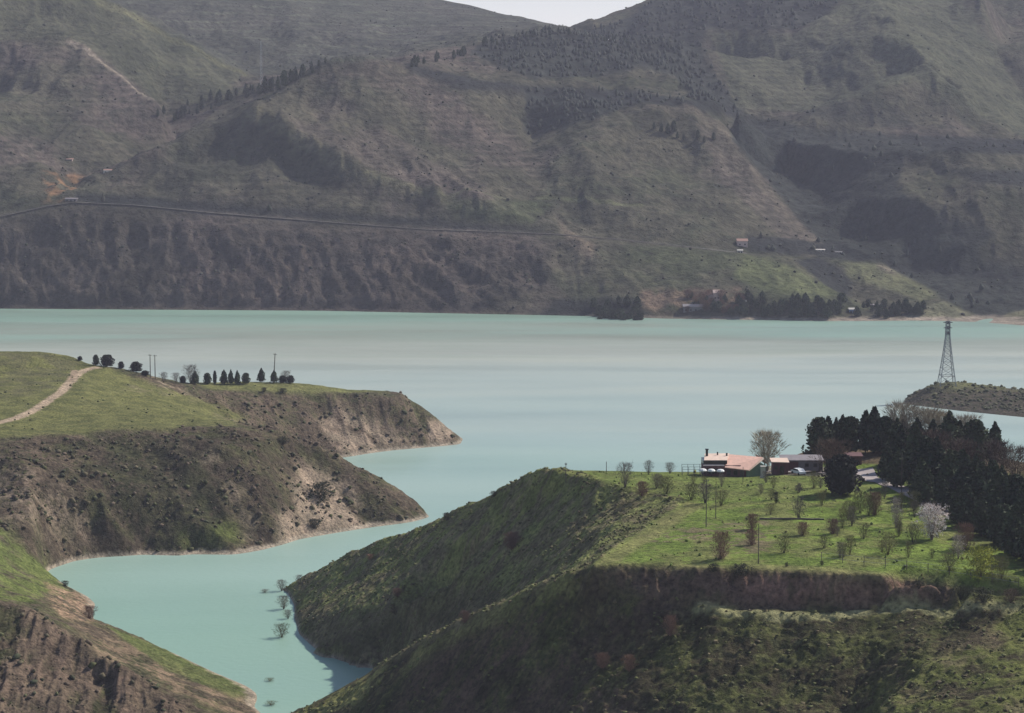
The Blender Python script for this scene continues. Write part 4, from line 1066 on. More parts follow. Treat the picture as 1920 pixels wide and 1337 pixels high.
# ---- dark bush and shrubs on slopes and at the water
for L, ms, a, b, hp, w, lab in [
    (B, DKB[0], 1338, 1072, 16, 1.6, 'dark green bush on the scarp lip above the left end of the ledge'),
    (B, DKB[1], 1486, 1084, 10, 1.8, 'low dark bush on the scarp lip just right of its middle'),
    (B, DKB[0], 1722, 1104, 16, 1.5, 'dark bush on the scarp lip near its right end'),
    (B, OLV[0], 1802, 1124, 26, 1.7, 'olive thicket where the scarp fades out, left of two'),
    (B, DKB[1], 1842, 1128, 28, 1.7, 'dark thicket where the scarp fades out, right of two'),
    (B, BRN[0], 1895, 1130, 26, 1.6, 'brown thicket right at the frame edge above the ledge'),
    (B, DKB[1], 1560, 1148, 12, 2.0, 'dark bush on the ledge under the scarp'),
    (B, OLV[1], 1640, 1146, 12, 1.8, 'olive bush on the ledge under the red part of the scarp'),
    (A, DKB[0], 603, 938, 36, 1.5, 'dark round bush on the pinkish eroded slope of the middle headland'),
    (A, DKB[1], 530, 832, 14, 2.0, 'dark flat bush on the shoulder above the middle headland slope'),
    (A, DKB[0], 495, 735, 9, 1.6, 'low dark bush on the lip of the back headland cliff, left one'),
    (A, DKB[1], 530, 737, 10, 1.9, 'low dark bush on the lip of the back headland cliff, right one'),
    (A, DKB[0], 590, 990, 18, 1.5, 'dark bush low on the middle headland just above the pink shore'),
    (A, RED[0], 168, 1160, 26, 1.3, 'reddish shrub on the small spit at the left cove'),
    (A, DKB[1], 306, 1204, 12, 1.2, 'small dark bush on the shore of the bottom-left spur'),
    (A, DKB[0], 122, 1100, 12, 1.3, 'dark bush on top of the spit at the left cove'),
    (B, RED[1], 960, 1030, 34, 1.4, 'dark red shrub standing out high on the right hill slope'),
    (B, RED[2], 745, 1118, 16, 1.6, 'dull red shrub low on the hill above the shaded hollow'),
    (B, RED[0], 872, 1168, 24, 1.2, 'pale red shrub just behind the yellow grass ridge'),
    (B, RED[1], 1258, 1192, 40, .9, 'reddish shrub on the dark slope below the left end of the ledge'),
    (B, RED[2], 1180, 1258, 32, 1.1, 'reddish shrub low on the front slope, right of a twin'),
    (B, RED[0], 1130, 1252, 30, 1.2, 'reddish shrub low on the front slope, left of a twin'),
    (B, DKB[0], 838, 976, 16, 1.2, 'small dark bush on the hill skyline above the narrow of the cove'),
    (B, DKB[1], 926, 932, 12, 1.4, 'small dark bush on the hill skyline halfway up to the plateau'),
    (B, RED[2], 694, 1050, 12, 1.6, 'little brownish shrub on the lower hill skyline'),
    (B, DKB[1], 1390, 1078, 22, 2.0, 'dark green bush hanging over the lip of the red scarp'),
    (B, GREY[1], 561, 1095, 18, 1.2, 'sparse grey shrub above the point of the right hill shore'),
]:
    put(L, ms, 'shrub', a, b, hp, w, lab, 'shrub')
for i, (a, b, hp, ms, lab) in enumerate([
    (528, 1108, 22, GREY[0], 'bare drowned shrub standing in water at the tip of the hill'),
    (532, 1142, 26, GREY[2], 'bare drowned shrub in the water just below the tip of the hill'),
    (540, 1160, 18, GREY[1], 'sparse drowned shrub closest to the curved shore'),
    (528, 1195, 28, OLV[0], 'thickest drowned shrub standing clear of the curved shore'),
    (506, 1277, 7, OLV[1], 'small drowned shrub in mid water near the bottom spur'),
    (508, 1322, 9, OLV[0], 'small drowned shrub in the water at the bottom edge'),
    (497, 1111, 7, GREY[1], 'tiny drowned twigs farthest out from the tip of the hill')]):
    p = S(a, b); h = hp * p[1] / F
    tree(ms, 'drowned_shrub', (p[0], p[1], -.1), h, 1.3 if hp > 10 else 3.0, lab, 'shrub', 'shrubs standing in the water')

# ---- meadow shrubs and trees
M_list = [
    (RED[0], 1352, 1048, 55, .85, 'tall dark red shrub near the front lip of the plateau'),
    (RED[1], 1410, 992, 30, 1.1, 'dark red shrub behind, one of two in line left of mid meadow'),
    (RED[2], 1409, 1022, 32, 1.0, 'dark red shrub in front, one of two in line left of mid meadow'),
    (RED[1], 1505, 1004, 26, 1.3, 'reddish shrub in mid meadow, left of another like it'),
    (RED[0], 1562, 1001, 30, 1.1, 'reddish shrub in mid meadow, right of another like it'),
    (OLV[0], 1470, 1037, 36, 1.1, 'olive and grey shrub in front of the mid-meadow red shrubs'),
    (GREY[0], 1497, 972, 42, .9, 'bare grey orchard tree left of the lone dark conifer'),
    (OLV[1], 1541, 948, 30, .9, 'bare olive orchard tree just below the lone dark conifer'),
    (DKB[0], 1455, 944, 24, .5, 'slim dark sapling below the pale gatepost'),
    (GREY[2], 1172, 913, 48, .95, 'dense bare grey thicket breaking the plateau skyline'),
    (GREY[1], 1216, 890, 28, .9, 'bare shrub on the skyline right of the grey thicket'),
    (GREY[0], 1256, 888, 22, 1.2, 'small spreading bare shrub on the skyline left of the railing'),
    (RED[1], 1204, 930, 28, 1.2, 'brownish shrub at the rim of the plateau below the grey thicket'),
    (OLV[0], 1250, 926, 34, 1.1, 'olive shrub in the upper left of the meadow'),
    (OLV[1], 1296, 938, 34, 1.3, 'broad olive shrub right of the upper left one in the meadow'),
    (GREY[2], 1322, 944, 40, 1.0, 'grey bare shrub at the corner of the plateau rim'),
    (OLV[0], 1352, 948, 30, 1.2, 'olive shrub right of the corner of the plateau rim'),
    (OLV[1], 1526, 915, 34, .8, 'bare olive sapling left of the lone dark conifer and higher up'),
    (OLV[0], 1612, 962, 44, .9, 'olive bare tree in the upper right orchard, leftmost of three'),
    (RED[2], 1640, 966, 46, .85, 'rusty bare tree in the upper right orchard, middle of three'),
    (OLV[1], 1590, 975, 38, .9, 'olive bare tree standing forward of the upper right orchard'),
    (WHI[1], 1680, 990, 60, .6, 'slim whitish flowering tree left of the blossom tree'),
    (WHI[0], 1747, 1012, 72, .95, 'white blossom tree in full flower in front of the dark grove'),
    (WHI[1], 1797, 1048, 48, .8, 'half-bare whitish tree between the blossom tree and the yellow shrub'),
    (YEL[0], 1838, 1082, 62, 1.15, 'big yellow-green leafing shrub at the right end of the meadow'),
    (OLV[1], 1712, 1020, 40, 1.0, 'olive shrub at the left foot of the blossom tree'),
    (OLV[0], 1665, 1040, 46, 1.0, 'yellowish bare tree in the right of the meadow near the wire fence'),
    (RED[2], 1810, 1030, 52, .9, 'rusty bare tree behind the yellow-green shrub'),
    (OLV[0], 1620, 1010, 30, 1.1, 'low olive shrub in mid meadow right of the red pair'),
    (OLV[1], 1878, 1085, 46, .9, 'olive shrub right of the big yellow-green one'),
    (OLV[0], 1780, 1070, 36, 1.2, 'olive shrub left of the big yellow-green one'),
    (GREY[0], 1658, 935, 34, .8, 'grey bare tree beside the drive under the grove'),
    (DKB[1], 1475, 1062, 8, 1.2, 'tiny dark sapling near the front lip, below the olive and grey shrub'),
    (DKB[0], 1541, 1060, 9, 1.0, 'tiny dark sapling near the front lip below the red pair'),
    (OLV[1], 1445, 965, 22, 1.1, 'small olive shrub above the long dark shadow strip'),
    (GREY[1], 1575, 1045, 30, .8, 'grey bare sapling near the left end of the wire fence'),
    (OLV[1], 1545, 1028, 26, 1.0, 'small olive shrub in front of the red pair'),
]
for ms, a, b, hp, w, lab in M_list:
    t_ = 'blossom_tree' if ms in WHI else ('shrub' if hp < 40 else 'bare_tree')
    put(B, ms, t_, a, b, hp, w, lab, 'tree' if t_ != 'shrub' else 'shrub', 'shrubs and orchard trees on the plateau')

for i in range(24):
    a, b = 1555 + 250 * rng.random(), 935 + 115 * rng.random()
    if b < 900 + (a - 1555) * .32: continue
    put(B, (OLV + OLV + GREY)[int(rng.integers(0, 7))], 'sapling', a, b, 20 + 22 * rng.random(), .55 + .3 * rng.random(), 'thin leafless orchard sapling among many in the right half of the meadow', 'tree', 'orchard saplings in the meadow')
for i in range(12):
    a, b = 1180 + 360 * rng.random(), 905 + 40 * rng.random()
    if b < 895 + (a < 1290) * 10: continue
    put(B, (OLV + GREY)[int(rng.integers(0, 5))], 'sapling', a, b, 14 + 16 * rng.random(), .7 + .5 * rng.random(), 'faint olive sapling among many in the upper left of the meadow', 'tree', 'saplings below the house')
for a, b, lab in [(1408, 888, 'low green bush under the left side of the green gable'), (1421, 888, 'low green bush under the right side of the green gable')]:
    put(B, OLV[0], 'bush', a, b, 12, 1.2, lab, 'bush')
# ---- lone conifer, bare trees by the house, the dark grove
put(B, WIDE, 'conifer', 1578, 928, 78, .98, 'lone broad dark conifer standing forward on the meadow', 'tree')
put(B, TALL[0], 'bare_tree', 1437, 884, 80, .95, 'tall pale bare tree rising behind the pink roofed house', 'tree')
put(B, BRN[0], 'bare_tree', 1560, 886, 66, 1.15, 'wide reddish bare tree behind the lone conifer', 'tree')

grove = []
# tops seen on the skyline: (px_top, py_top, range, width factor, kind)
sky_tops = [(1537, 782, 520, 1.1, 3, 'first rounded conifer at the left end of the grove skyline'), (1553, 781, 522, .95, 0, 'second conifer on the grove skyline from its left end'),
    (1568, 784, 524, .85, 4, 'third conifer on the grove skyline from its left end'), (1580, 778, 526, .9, 1, 'fourth conifer on the grove skyline from its left end'),
    (1595, 780, 524, 1.05, 3, 'fifth conifer, just before the gap on the grove skyline'), (1624, 770, 520, .95, 0, 'pointed conifer right of the gap on the grove skyline'),
    (1640, 762, 518, 1.05, 2, 'tallest pointed conifer on the left half of the grove skyline'), (1660, 780, 516, 1.0, 3, 'conifer just right of the tallest pointed one'),
    (1676, 784, 520, .9, 1, 'slim conifer two right of the tallest pointed one'), (1693, 787, 520, 1.0, 4, 'conifer before the pale bare treetops on the skyline'),
    (1711, 796, 515, .9, 0, 'low conifer under the pale bare treetops'), (1781, 772, 505, 1.25, 4, 'big blunt topped conifer, tallest on the right half of the grove'),
    (1800, 788, 510, .9, 1, 'conifer tucked at the right of the big blunt topped one'), (1830, 786, 505, 1.1, 3, 'dark conifer between the big blunt one and the detached one'),
    (1866, 792, 512, 1.05, 4, 'detached rounded conifer against the water at far right')]
for a, b, Yt, w, k, lab in sky_tops:
    ax, az = ray(a, b); x = ax * Yt; z = H + az * Yt
    g = float(B.height(x, Yt)); h = max(4.0, z - g)
    tree(CON[k], 'conifer', (x, Yt, g - .2), h, w * (.95 if h > 9 else 1.1), lab, 'tree', 'dark conifers of the grove')
front = [(1660, 906), (1686, 917), (1712, 930), (1738, 944), (1764, 958), (1790, 972), (1817, 987), (1845, 1002), (1874, 1017), (1904, 1033), (1936, 1050), (1968, 1066), (2000, 1084)]
fr = [Q(a, b, 51.5) for a, b in front]
side = [('front row beside the drive', 0), ('second row behind the drive', 1), ('third row inside the grove', 2), ('fourth row inside the grove', 3), ('rear row of the grove', 4)]
ords = ['first', 'second', 'third', 'fourth', 'fifth', 'sixth', 'seventh', 'eighth', 'ninth', 'tenth', 'eleventh', 'twelfth', 'thirteenth']
for nm, k in side:
    for i, p in enumerate(fr):
        Yt = p[1] + k * 12 + rng.normal() * 1.5
        x = p[0] + k * 3.2 + (k % 2) * 1.6 + rng.normal() * .7
        if Yt > 527: continue
        if k >= 3 and (i + k) % 3 == 0: continue
        g = float(B.height(x, Yt))
        h = rng.uniform(8.4, 11.2) - (1.3 if k == 0 else 0) + (1.2 if k == 1 else 0) - (2.2 if k >= 3 and i > 2 else 0)
        kk = int(rng.integers(0, 5))
        tree(CON[kk], 'conifer', (x, Yt, g - .2), h, rng.uniform(.85, 1.15), '%s dark conifer from the left in the %s' % (ords[i], nm), 'tree', 'dark conifers of the grove')
for a, b, hp, w, ms, lab in [(1690, 862, 92, 1.0, TALL[1], 'pale bare treetop above the left part of the grove'), (1735, 858, 88, 1.1, TALL[0], 'widest pale bare treetop over the grove skyline'),
    (1760, 858, 84, .9, TALL[1], 'pale bare treetop just left of the big blunt conifer'), (1812, 860, 84, .9, TALL[0], 'pale bare treetop right of the big blunt conifer')]:
    q = K(a, 520, 52); g = float(B.height(q[0], 520)); tree(ms, 'bare_tree', (q[0], 520, g), hp * 520 / F, w, lab, 'tree', 'bare trees in the grove')
for a, Yt, h, w, lab in [(1748, 489, 9.5, 1.2, 'rusty bare tree inside the grove, left of the big blunt conifer'), (1800, 480, 9, 1.2, 'rusty bare tree inside the grove below the big blunt conifer'),
    (1868, 478, 9, 1.1, 'rusty bare tree below the detached conifer'), (1905, 470, 9, 1.1, 'rusty bare tree at the right edge of the grove')]:
    q = K(a, Yt, 52); g = float(B.height(q[0], Yt)); tree(BRN[a % 2], 'bare_tree', (q[0], Yt, g), h, w, lab, 'tree', 'bare trees in the grove')

# ---- conifers along the mountain ridge (left), on spur 2 and on the far shore
ridge = [(296, 216, 15), (307, 213, 18), (352, 196, 12), (378, 190, 14), (395, 186, 20), (409, 200, 30), (443, 178, 15), (462, 182, 18), (470, 168, 12), (486, 176, 22), (497, 175, 34), (508, 172, 26), (521, 168, 24), (533, 160, 30), (545, 152, 24), (556, 148, 18), (568, 140, 22), (584, 130, 18), (598, 122, 12), (610, 116, 12)]
def at_top(a, b, hp, lab, grp, L=D, meshes=None, w=.8):
    p = L.hit(a, b + 2)
    if not p: return
    h = hp * p[1] / F
    tree(meshes or CON[a % 5], 'conifer', (p[0], p[1], p[2] - .3), h, w, lab, 'tree', grp)
for a, b, hp in ridge:
    at_top(a, b, hp, 'small dark conifer in the line along the left mountain ridge', 'conifers along the left mountain ridge')
for i in range(34):
    a = 290 + 320 * rng.random(); yb = 225 - (a - 290) * .33 + 14 * rng.random()
    at_top(int(a), yb, 10 + 12 * rng.random(), 'small dark conifer in the line along the left mountain ridge', 'conifers along the left mountain ridge')
for a, b, hp in [(1226, 240, 14), (1240, 246, 18), (1252, 250, 22), (1263, 248, 24), (1282, 262, 14), (1308, 258, 16), (1320, 266, 14), (1338, 262, 16), (1270, 258, 14)]:
    at_top(a, b, hp, 'dark conifer of the small clump high on the central mountain spur', 'conifer clump on the central mountain spur')
for i in range(26):
    a = 905 + 300 * rng.random(); yb = 84 - 26 * math.exp(-((a - 1050) / 90) ** 2) + 6 * rng.random()
    at_top(int(a), yb, 9 + 8 * rng.random(), 'dark conifer on the crest of the wooded hill below the sky notch', 'conifers on the crest below the sky notch')
for i in range(16):
    a = 770 + 130 * rng.random(); at_top(int(a), 118 - (a - 770) * .2 + 8 * rng.random(), 10 + 8 * rng.random(), 'dark conifer on the saddle left of the wooded hill', 'conifers on the saddle left of the wooded hill')
for i in range(85):
    a = 1385 + 205 * rng.random() if i < 60 else 1110 + 90 * rng.random()
    at_top(int(a), (560 if i < 60 else 568) + 34 * rng.random() ** .8, 13 + 11 * rng.random(), 'dark conifer in the grove on the far shore' if i < 60 else 'dark tree on the shaded far bank left of the pale house', 'far shore grove' if i < 60 else 'dark trees on the far bank', w=1.4)
for i in range(34):
    a = 1605 + 130 * rng.random()
    at_top(int(a), 574 + 22 * rng.random(), 12 + 8 * rng.random(), 'dark conifer at the foot of the bright spur on the far shore', 'conifers at the foot of the bright far spur', w=1.2)
for i in range(30):
    a = 1280 + 120 * rng.random()
    at_top(int(a), 555 + 34 * rng.random(), 12 + 10 * rng.random(), 'brownish tree among the far shore houses', 'trees among the far shore houses', meshes=RED[i % 3] if i % 2 else CON[i % 5], w=1.3)

#==================================================================== BUILT THINGS
class MB:
    def __init__(s): s.V = []; s.F = []
    def box(s, c, d, rz=0.0):
        o = len(s.V); cs, sn = math.cos(rz), math.sin(rz)
        for sz in (-1, 1):
            for sy in (-1, 1):
                for sx in (-1, 1):
                    x, y = sx * d[0] / 2, sy * d[1] / 2
                    s.V.append((c[0] + x * cs - y * sn, c[1] + x * sn + y * cs, c[2] + sz * d[2] / 2))
        for f in ((0, 2, 3, 1), (4, 5, 7, 6), (0, 1, 5, 4), (2, 6, 7, 3), (0, 4, 6, 2), (1, 3, 7, 5)): s.F.append(tuple(o + i for i in f))
        return s
    def slab(s, quad, t):
        """a sloping slab: four top corners, thickness t straight down"""
        o = len(s.V)
        for q in quad: s.V.append(tuple(q))
        for q in quad: s.V.append((q[0], q[1], q[2] - t))
        s.F += [(o, o + 1, o + 2, o + 3), (o + 7, o + 6, o + 5, o + 4)]
        for i in range(4): s.F.append((o + i, o + 4 + i, o + 4 + (i + 1) % 4, o + (i + 1) % 4))
        return s
    def prism(s, prof, x0, x1):
        """polygon in (y, z) swept along x"""
        o = len(s.V); n = len(prof)
        for x in (x0, x1):
            for y, z in prof: s.V.append((x, y, z))
        s.F.append(tuple(o + i for i in range(n))[::-1]); s.F.append(tuple(o + n + i for i in range(n)))
        for i in range(n): s.F.append((o + i, o + (i + 1) % n, o + n + (i + 1) % n, o + n + i))
        return s
    def tube(s, p, q, r0, r1=None, k=6):
        V, Fc = tubes([(p, q, r0, r0 if r1 is None else r1)], k)
        o = len(s.V); s.V += [tuple(v) for v in V]; s.F += [tuple(int(i) + o for i in f) for f in Fc]
        s.F += [tuple(o + i for i in range(k))[::-1], tuple(o + k + i for i in range(k))]
        return s
    def build(s, name, mat, parent=None, bev=0.0):
        me = bpy.data.meshes.new(name); me.from_pydata(s.V, [], s.F); me.materials.append(mat); me.update()
        o = link(name, me, parent)
        if bev:
            b = o.modifiers.new('bevel', 'BEVEL'); b.width = bev; b.segments = 2
        return o

M_roof = mat_plain('pink_roof', (.70, .42, .32), .75, .12, 1.2, bd=.03)
M_roofb = mat_plain('beige_roof', (.64, .48, .38), .8, .12, 1.0)
M_red = mat_plain('dark_red_brick', (.11, .045, .045), .85, .25, 2.0)
M_green = mat_plain('green_plaster', (.13, .19, .13), .85, .15, 1.0)
M_dark = mat_plain('dark_glass', (.02, .022, .026), .25, .2, 2.0)
M_white = mat_plain('white_paint', (.78, .77, .74), .6, .06, 2.0)
M_stone = mat_plain('pale_stone', (.46, .43, .38), .9, .15, 2.0)
M_steel = mat_plain('galvanised_steel', (.26, .27, .27), .55, .15, 2.0, .3)
M_dsteel = mat_plain('dark_steel', (.07, .075, .08), .6, .2, 2.0, .2)
M_wood = mat_plain('weathered_wood', (.085, .07, .055), .9, .25, 6.0)
M_grey = mat_plain('grey_block', (.16, .145, .145), .9, .2, 1.5)
M_purple = mat_plain('dull_tin_roof', (.20, .175, .18), .7, .2, 1.0)
M_drive = mat_plain('gravel_drive', (.33, .28, .26), .95, .15, .8, bd=.05)
M_tyre = mat_plain('tyre_rubber', (.02, .02, .02), .9, .1, 3.0)

def window(root, x, y, z, w, h, axis='x'):
    d = .08
    f = MB().box((x, y, z), (w, d, h) if axis == 'x' else (d, w, h)).build('window', M_wood, root)
    off = -.05 if axis == 'x' else .05
    MB().box((x, y + off, z) if axis == 'x' else (x + off, y, z), (w * .82, d, h * .8) if axis == 'x' else (d, w * .82, h * .8)).build('pane', M_dark, f)

# main house. Local frame: +x right, -y toward the viewer, metres
hp = Q(1382, 884, 51.3)
hz = float(B.height(hp[0], hp[1]))
house = empty('restaurant_house', (hp[0], hp[1] + 3, hz - .1))
tag(house, 'low dark red house with a pale pink sloping roof and green gable end', 'house')
MB().box((-3.4, 1.2, 1.35), (8.6, 7.4, 2.9)).build('wall', M_red, house)
g_ = MB(); g_.V = [(2.2, -2.4, -.2), (7.2, .4, -.2), (5.6, 7.0, -.2), (.9, 4.9, -.2), (2.2, -2.4, 1.95), (7.2, .4, 2.2), (5.6, 7.0, 2.6), (.9, 4.9, 3.2), (5.0, -.9, 3.25)]
g_.F = [(0, 1, 5, 8, 4), (1, 2, 6, 5), (2, 3, 7, 6), (3, 0, 4, 7), (4, 8, 7), (8, 5, 6), (8, 6, 7)]
gw = g_.build('gable_wall', M_green, house)
MB().box((-1.0, -2.55, 1.0), (6.2, .16, 2.2)).build('wall', M_red, house)
# pink main roof: ridge at the back, eave to the front right
MB().slab([(-2.9, -3.1, 2.45), (2.6, -3.6, 1.85), (6.4, .6, 4.25), (-1.2, 3.4, 4.55)], .16).build('roof', M_roof, house)
MB().slab([(6.45, .62, 4.24), (2.66, -3.56, 1.84), (2.80, -3.42, 1.66), (6.75, .7, 3.9)], .1).build('roof_edge', M_roofb, house)
MB().slab([(6.5, .7, 4.2), (7.9, .5, 2.5), (6.6, 6.5, 2.6), (5.0, 5.2, 4.3)], .14).build('roof', M_roof, house)
# flat upper beige roof over a dark clerestory
MB().box((-5.0, 1.2, 3.3), (5.6, 5.6, .9)).build('clerestory', M_dark, house)
MB().slab([(-7.6, -1.4, 3.85), (-2.2, -1.4, 3.85), (-1.0, 4.8, 4.55), (-6.9, 4.8, 4.5)], .14).build('roof', M_roofb, house)
MB().slab([(-7.9, -2.8, 2.75), (-2.95, -2.8, 2.75), (-2.95, -1.4, 3.0), (-7.9, -1.4, 3.0)], .1).build('roof', M_grey, house)
ch = MB().box((-6.6, 2.6, 5.0), (.55, .55, 1.5)).build('chimney', M_dark, house); MB().box((-6.6, 2.6, 5.85), (.8, .8, .2)).build('chimney_cap', M_dark, ch)
MB().tube((-4.0, 3.4, 4.3), (-4.0, 3.4, 5.1), .18).build('vent', M_dark, house); MB().tube((-1.9, 2.6, 4.2), (-1.9, 2.6, 4.95), .22).build('vent', M_dark, house)
for x in (-6.6, -5.1, -3.6): window(house, x, -2.56 + .03, 1.5, 1.1, 1.1)
for x in (-1.9, -.3): window(house, x, -2.66, 1.1, 1.0, 1.2)
MB().box((1.2, -2.66, .9), (.9, .1, 1.8)).build('door', M_wood, house)

sh = Q(1466, 883, 51.3); zg = float(B.height(sh[0], sh[1]))
s2 = empty('outbuilding', (sh[0], sh[1] + 4, zg)); tag(s2, 'small dark red outbuilding with a pale flat roof right of the pink roof', 'building')
MB().box((0, 0, 1.25), (3.6, 3.4, 2.9)).build('wall', M_red, s2); MB().slab([(-2.2, -2.1, 2.95), (2.0, -2.1, 2.85), (2.0, 2.0, 3.3), (-2.2, 2.0, 3.3)], .14).build('roof', M_roofb, s2)
MB().box((.3, -1.76, .9), (.95, .1, 1.9)).build('door', M_dark, s2); window(s2, -1.1, -1.75, 1.5, .8, .8)
sh = Q(1510, 882, 51.3); zg = float(B.height(sh[0], sh[1]))
s3 = empty('shed', (sh[0], sh[1] + 7, zg)); tag(s3, 'long low grey shed with a dull tin roof behind the parking place', 'building')
MB().box((0, 0, 1.25), (9.6, 4.4, 2.5)).build('wall', M_grey, s3); MB().slab([(-5.1, -2.6, 2.6), (5.1, -2.6, 2.6), (5.1, 2.5, 3.2), (-5.1, 2.5, 3.2)], .12).build('roof', M_purple, s3)
MB().box((-2.6, -2.26, 1.1), (3.2, .12, 2.2)).build('wall_panel', M_red, s3)
for x in (1.0, 3.0): window(s3, x, -2.25, 1.4, .9, .9)
MB().box((4.2, -2.26, .95), (.8, .1, 1.9)).build('door', M_dark, s3)
sh = Q(1603, 873, 51.3); zg = float(B.height(sh[0], sh[1]))
s4 = empty('shed', (sh[0], sh[1] + 2, zg)); tag(s4, 'little dark red hut half hidden between lone conifer and grove', 'building')
MB().box((0, 0, 1.1), (3.4, 3, 2.4)).build('wall', M_red, s4); MB().slab([(-2, -1.9, 2.3), (2, -1.9, 2.3), (2, 1.9, 2.7), (-2, 1.9, 2.7)], .12).build('roof', M_red, s4); window(s4, -.6, -1.55, 1.4, .7, .7)

# pale gatepost
gp = Q(1430, 887, 51.3); zg = float(B.height(gp[0], gp[1]))
o = MB().box((0, 0, 1.3), (1.0, .9, 2.7)).box((0, 0, 2.74), (1.25, 1.15, .18)).box((0, 0, .1), (1.3, 1.2, .4)).build('gatepost', M_stone)
o.location = (gp[0], gp[1] - .6, zg); tag(o, 'pale stone gatepost in front of the green gable', 'gatepost')

# parasols on the terrace
for a, lab in [(1317, 'white parasol on the terrace, leftmost of three'), (1333, 'white parasol on the terrace, middle of three'), (1350, 'white parasol on the terrace, rightmost of three')]:
    q = Q(a, 885, 51.3); zg = float(B.height(q[0], q[1] - 1))
    r = empty('parasol', (q[0], q[1] - 1, zg)); tag(r, lab, 'parasol', 'white parasols on the terrace')
    MB().tube((0, 0, -.1), (0, 0, 1.75), .04).build('pole', M_steel, r)
    m_ = MB(); k = 8
    m_.V = [(0, 0, 1.95)] + [(math.cos(t * math.pi / 4) * .65, math.sin(t * math.pi / 4) * .65, 1.82) for t in range(8)] + [(math.cos(t * math.pi / 4) * .95, math.sin(t * math.pi / 4) * .95, 1.5) for t in range(8)] + [(math.cos(t * math.pi / 4) * .93, math.sin(t * math.pi / 4) * .93, 1.32) for t in range(8)]
    m_.F = [(0, 1 + i, 1 + (i + 1) % 8) for i in range(8)] + [(1 + i, 9 + i, 9 + (i + 1) % 8, 1 + (i + 1) % 8) for i in range(8)] + [(9 + i, 17 + i, 17 + (i + 1) % 8, 9 + (i + 1) % 8) for i in range(8)]
    m_.build('canopy', M_white, r)
    MB().tube((0, 0, 0), (0, 0, .75), .05).box((0, 0, .77), (1.1, 1.1, .06)).build('table', M_dark, r)

# terrace railing
ra, rb = Q(1280, 884, 51.3), Q(1324, 882, 51.3)
rail = empty('terrace_railing', (ra[0], ra[1], float(B.height(ra[0], ra[1])))); tag(rail, 'thin metal railing frame on the skyline left of the house', 'railing')
dx = rb[0] - ra[0]
for i in range(5): MB().tube((dx * i / 4, 0, -.2), (dx * i / 4, 0, 2.1), .05).build('post', M_dsteel, rail)
for z in (.9, 1.5, 2.1): MB().tube((0, 0, z), (dx, 0, z), .04).build('bar', M_dsteel, rail)
for i in range(5): MB().tube((dx * i / 4, 2.6, -.5), (dx * i / 4, 2.6, 2.3), .05).build('post', M_dsteel, rail)
MB().tube((0, 2.6, 2.3), (dx, 2.6, 2.3), .04).build('bar', M_dsteel, rail)

# gravel drive along the grove
dr = [B.hit(a, b) for a, b in [(1440, 884), (1500, 884), (1560, 888), (1610, 893), (1650, 902), (1690, 918), (1730, 938), (1780, 962), (1850, 995), (1910, 1025), (1990, 1065)]]
P = dense([[d for d in dr if d]], 1.2); V = []; nr = 9
for i, p in enumerate(P):
    a = np.array(P[max(i - 3, 0)][:2]); b = np.array(P[min(i + 3, len(P) - 1)][:2]); d = b - a; d /= np.hypot(*d) + 1e-9
    for s_ in np.linspace(-1, 1, nr):
        x, y = p[0] - d[1] * s_ * 2.2, p[1] + d[0] * s_ * 2.2
        V.append((x, y, float(B.height(x, y)) + .14))
Fc = [[i * nr + j, i * nr + j + 1, (i + 1) * nr + j + 1, (i + 1) * nr + j] for i in range(len(P) - 1) for j in range(nr - 1)]
me = mesh_np('drive', np.array(V), np.array(Fc)); me.materials.append(M_drive); tag(link('drive', me), kind='structure')
V = []; qa = [Q(1600, 880, 51.6), Q(1612, 905, 51.6), Q(1652, 909, 51.6), Q(1636, 880, 51.6)]
for i in range(13):
    for j in range(13):
        u, v = i / 12, j / 12
        x = (qa[0][0] * (1 - u) + qa[3][0] * u) * (1 - v) + (qa[1][0] * (1 - u) + qa[2][0] * u) * v
        y = (qa[0][1] * (1 - u) + qa[3][1] * u) * (1 - v) + (qa[1][1] * (1 - u) + qa[2][1] * u) * v
        V.append((x, y, float(B.height(x, y)) + .19))
Fc = [[i * 13 + j, i * 13 + j + 1, (i + 1) * 13 + j + 1, (i + 1) * 13 + j] for i in range(12) for j in range(12)]
me = mesh_np('parking_ground', np.array(V), np.array(Fc)); me.materials.append(M_drive); tag(link('parking_ground', me), kind='structure')

# cars
def car(px_, py_, rz, lab, Yf=None):
    q = Q(px_, py_, 51.5) if Yf is None else K(px_, Yf, 52); zg = float(B.height(q[0], q[1])) + .12
    r = empty('parked_car', (q[0], q[1], zg), rz); tag(r, lab, 'car', 'white cars parked by the house and grove')
    b_ = MB().prism([(-.1, .35)] * 0 + [(-2.1, .35), (2.1, .35), (2.15, .8), (1.25, .95), (.75, 1.42), (-.95, 1.42), (-1.6, .98), (-2.15, .9)], -.82, .82)
    b_.build('body', M_white, r, .05)
    MB().prism([(1.12, .98), (.72, 1.36), (-.92, 1.36), (-1.46, 1.0)], -.835, .835).build('side_window', M_dark, r)
    for x in (-.75, .75):
        for y in (-1.35, 1.35): MB().tube((x - .1, y, .32), (x + .1, y, .32), .32, k=12).build('wheel', M_tyre, r)
car(1497, 881, math.radians(24), 'white car parked in front of the long grey shed')

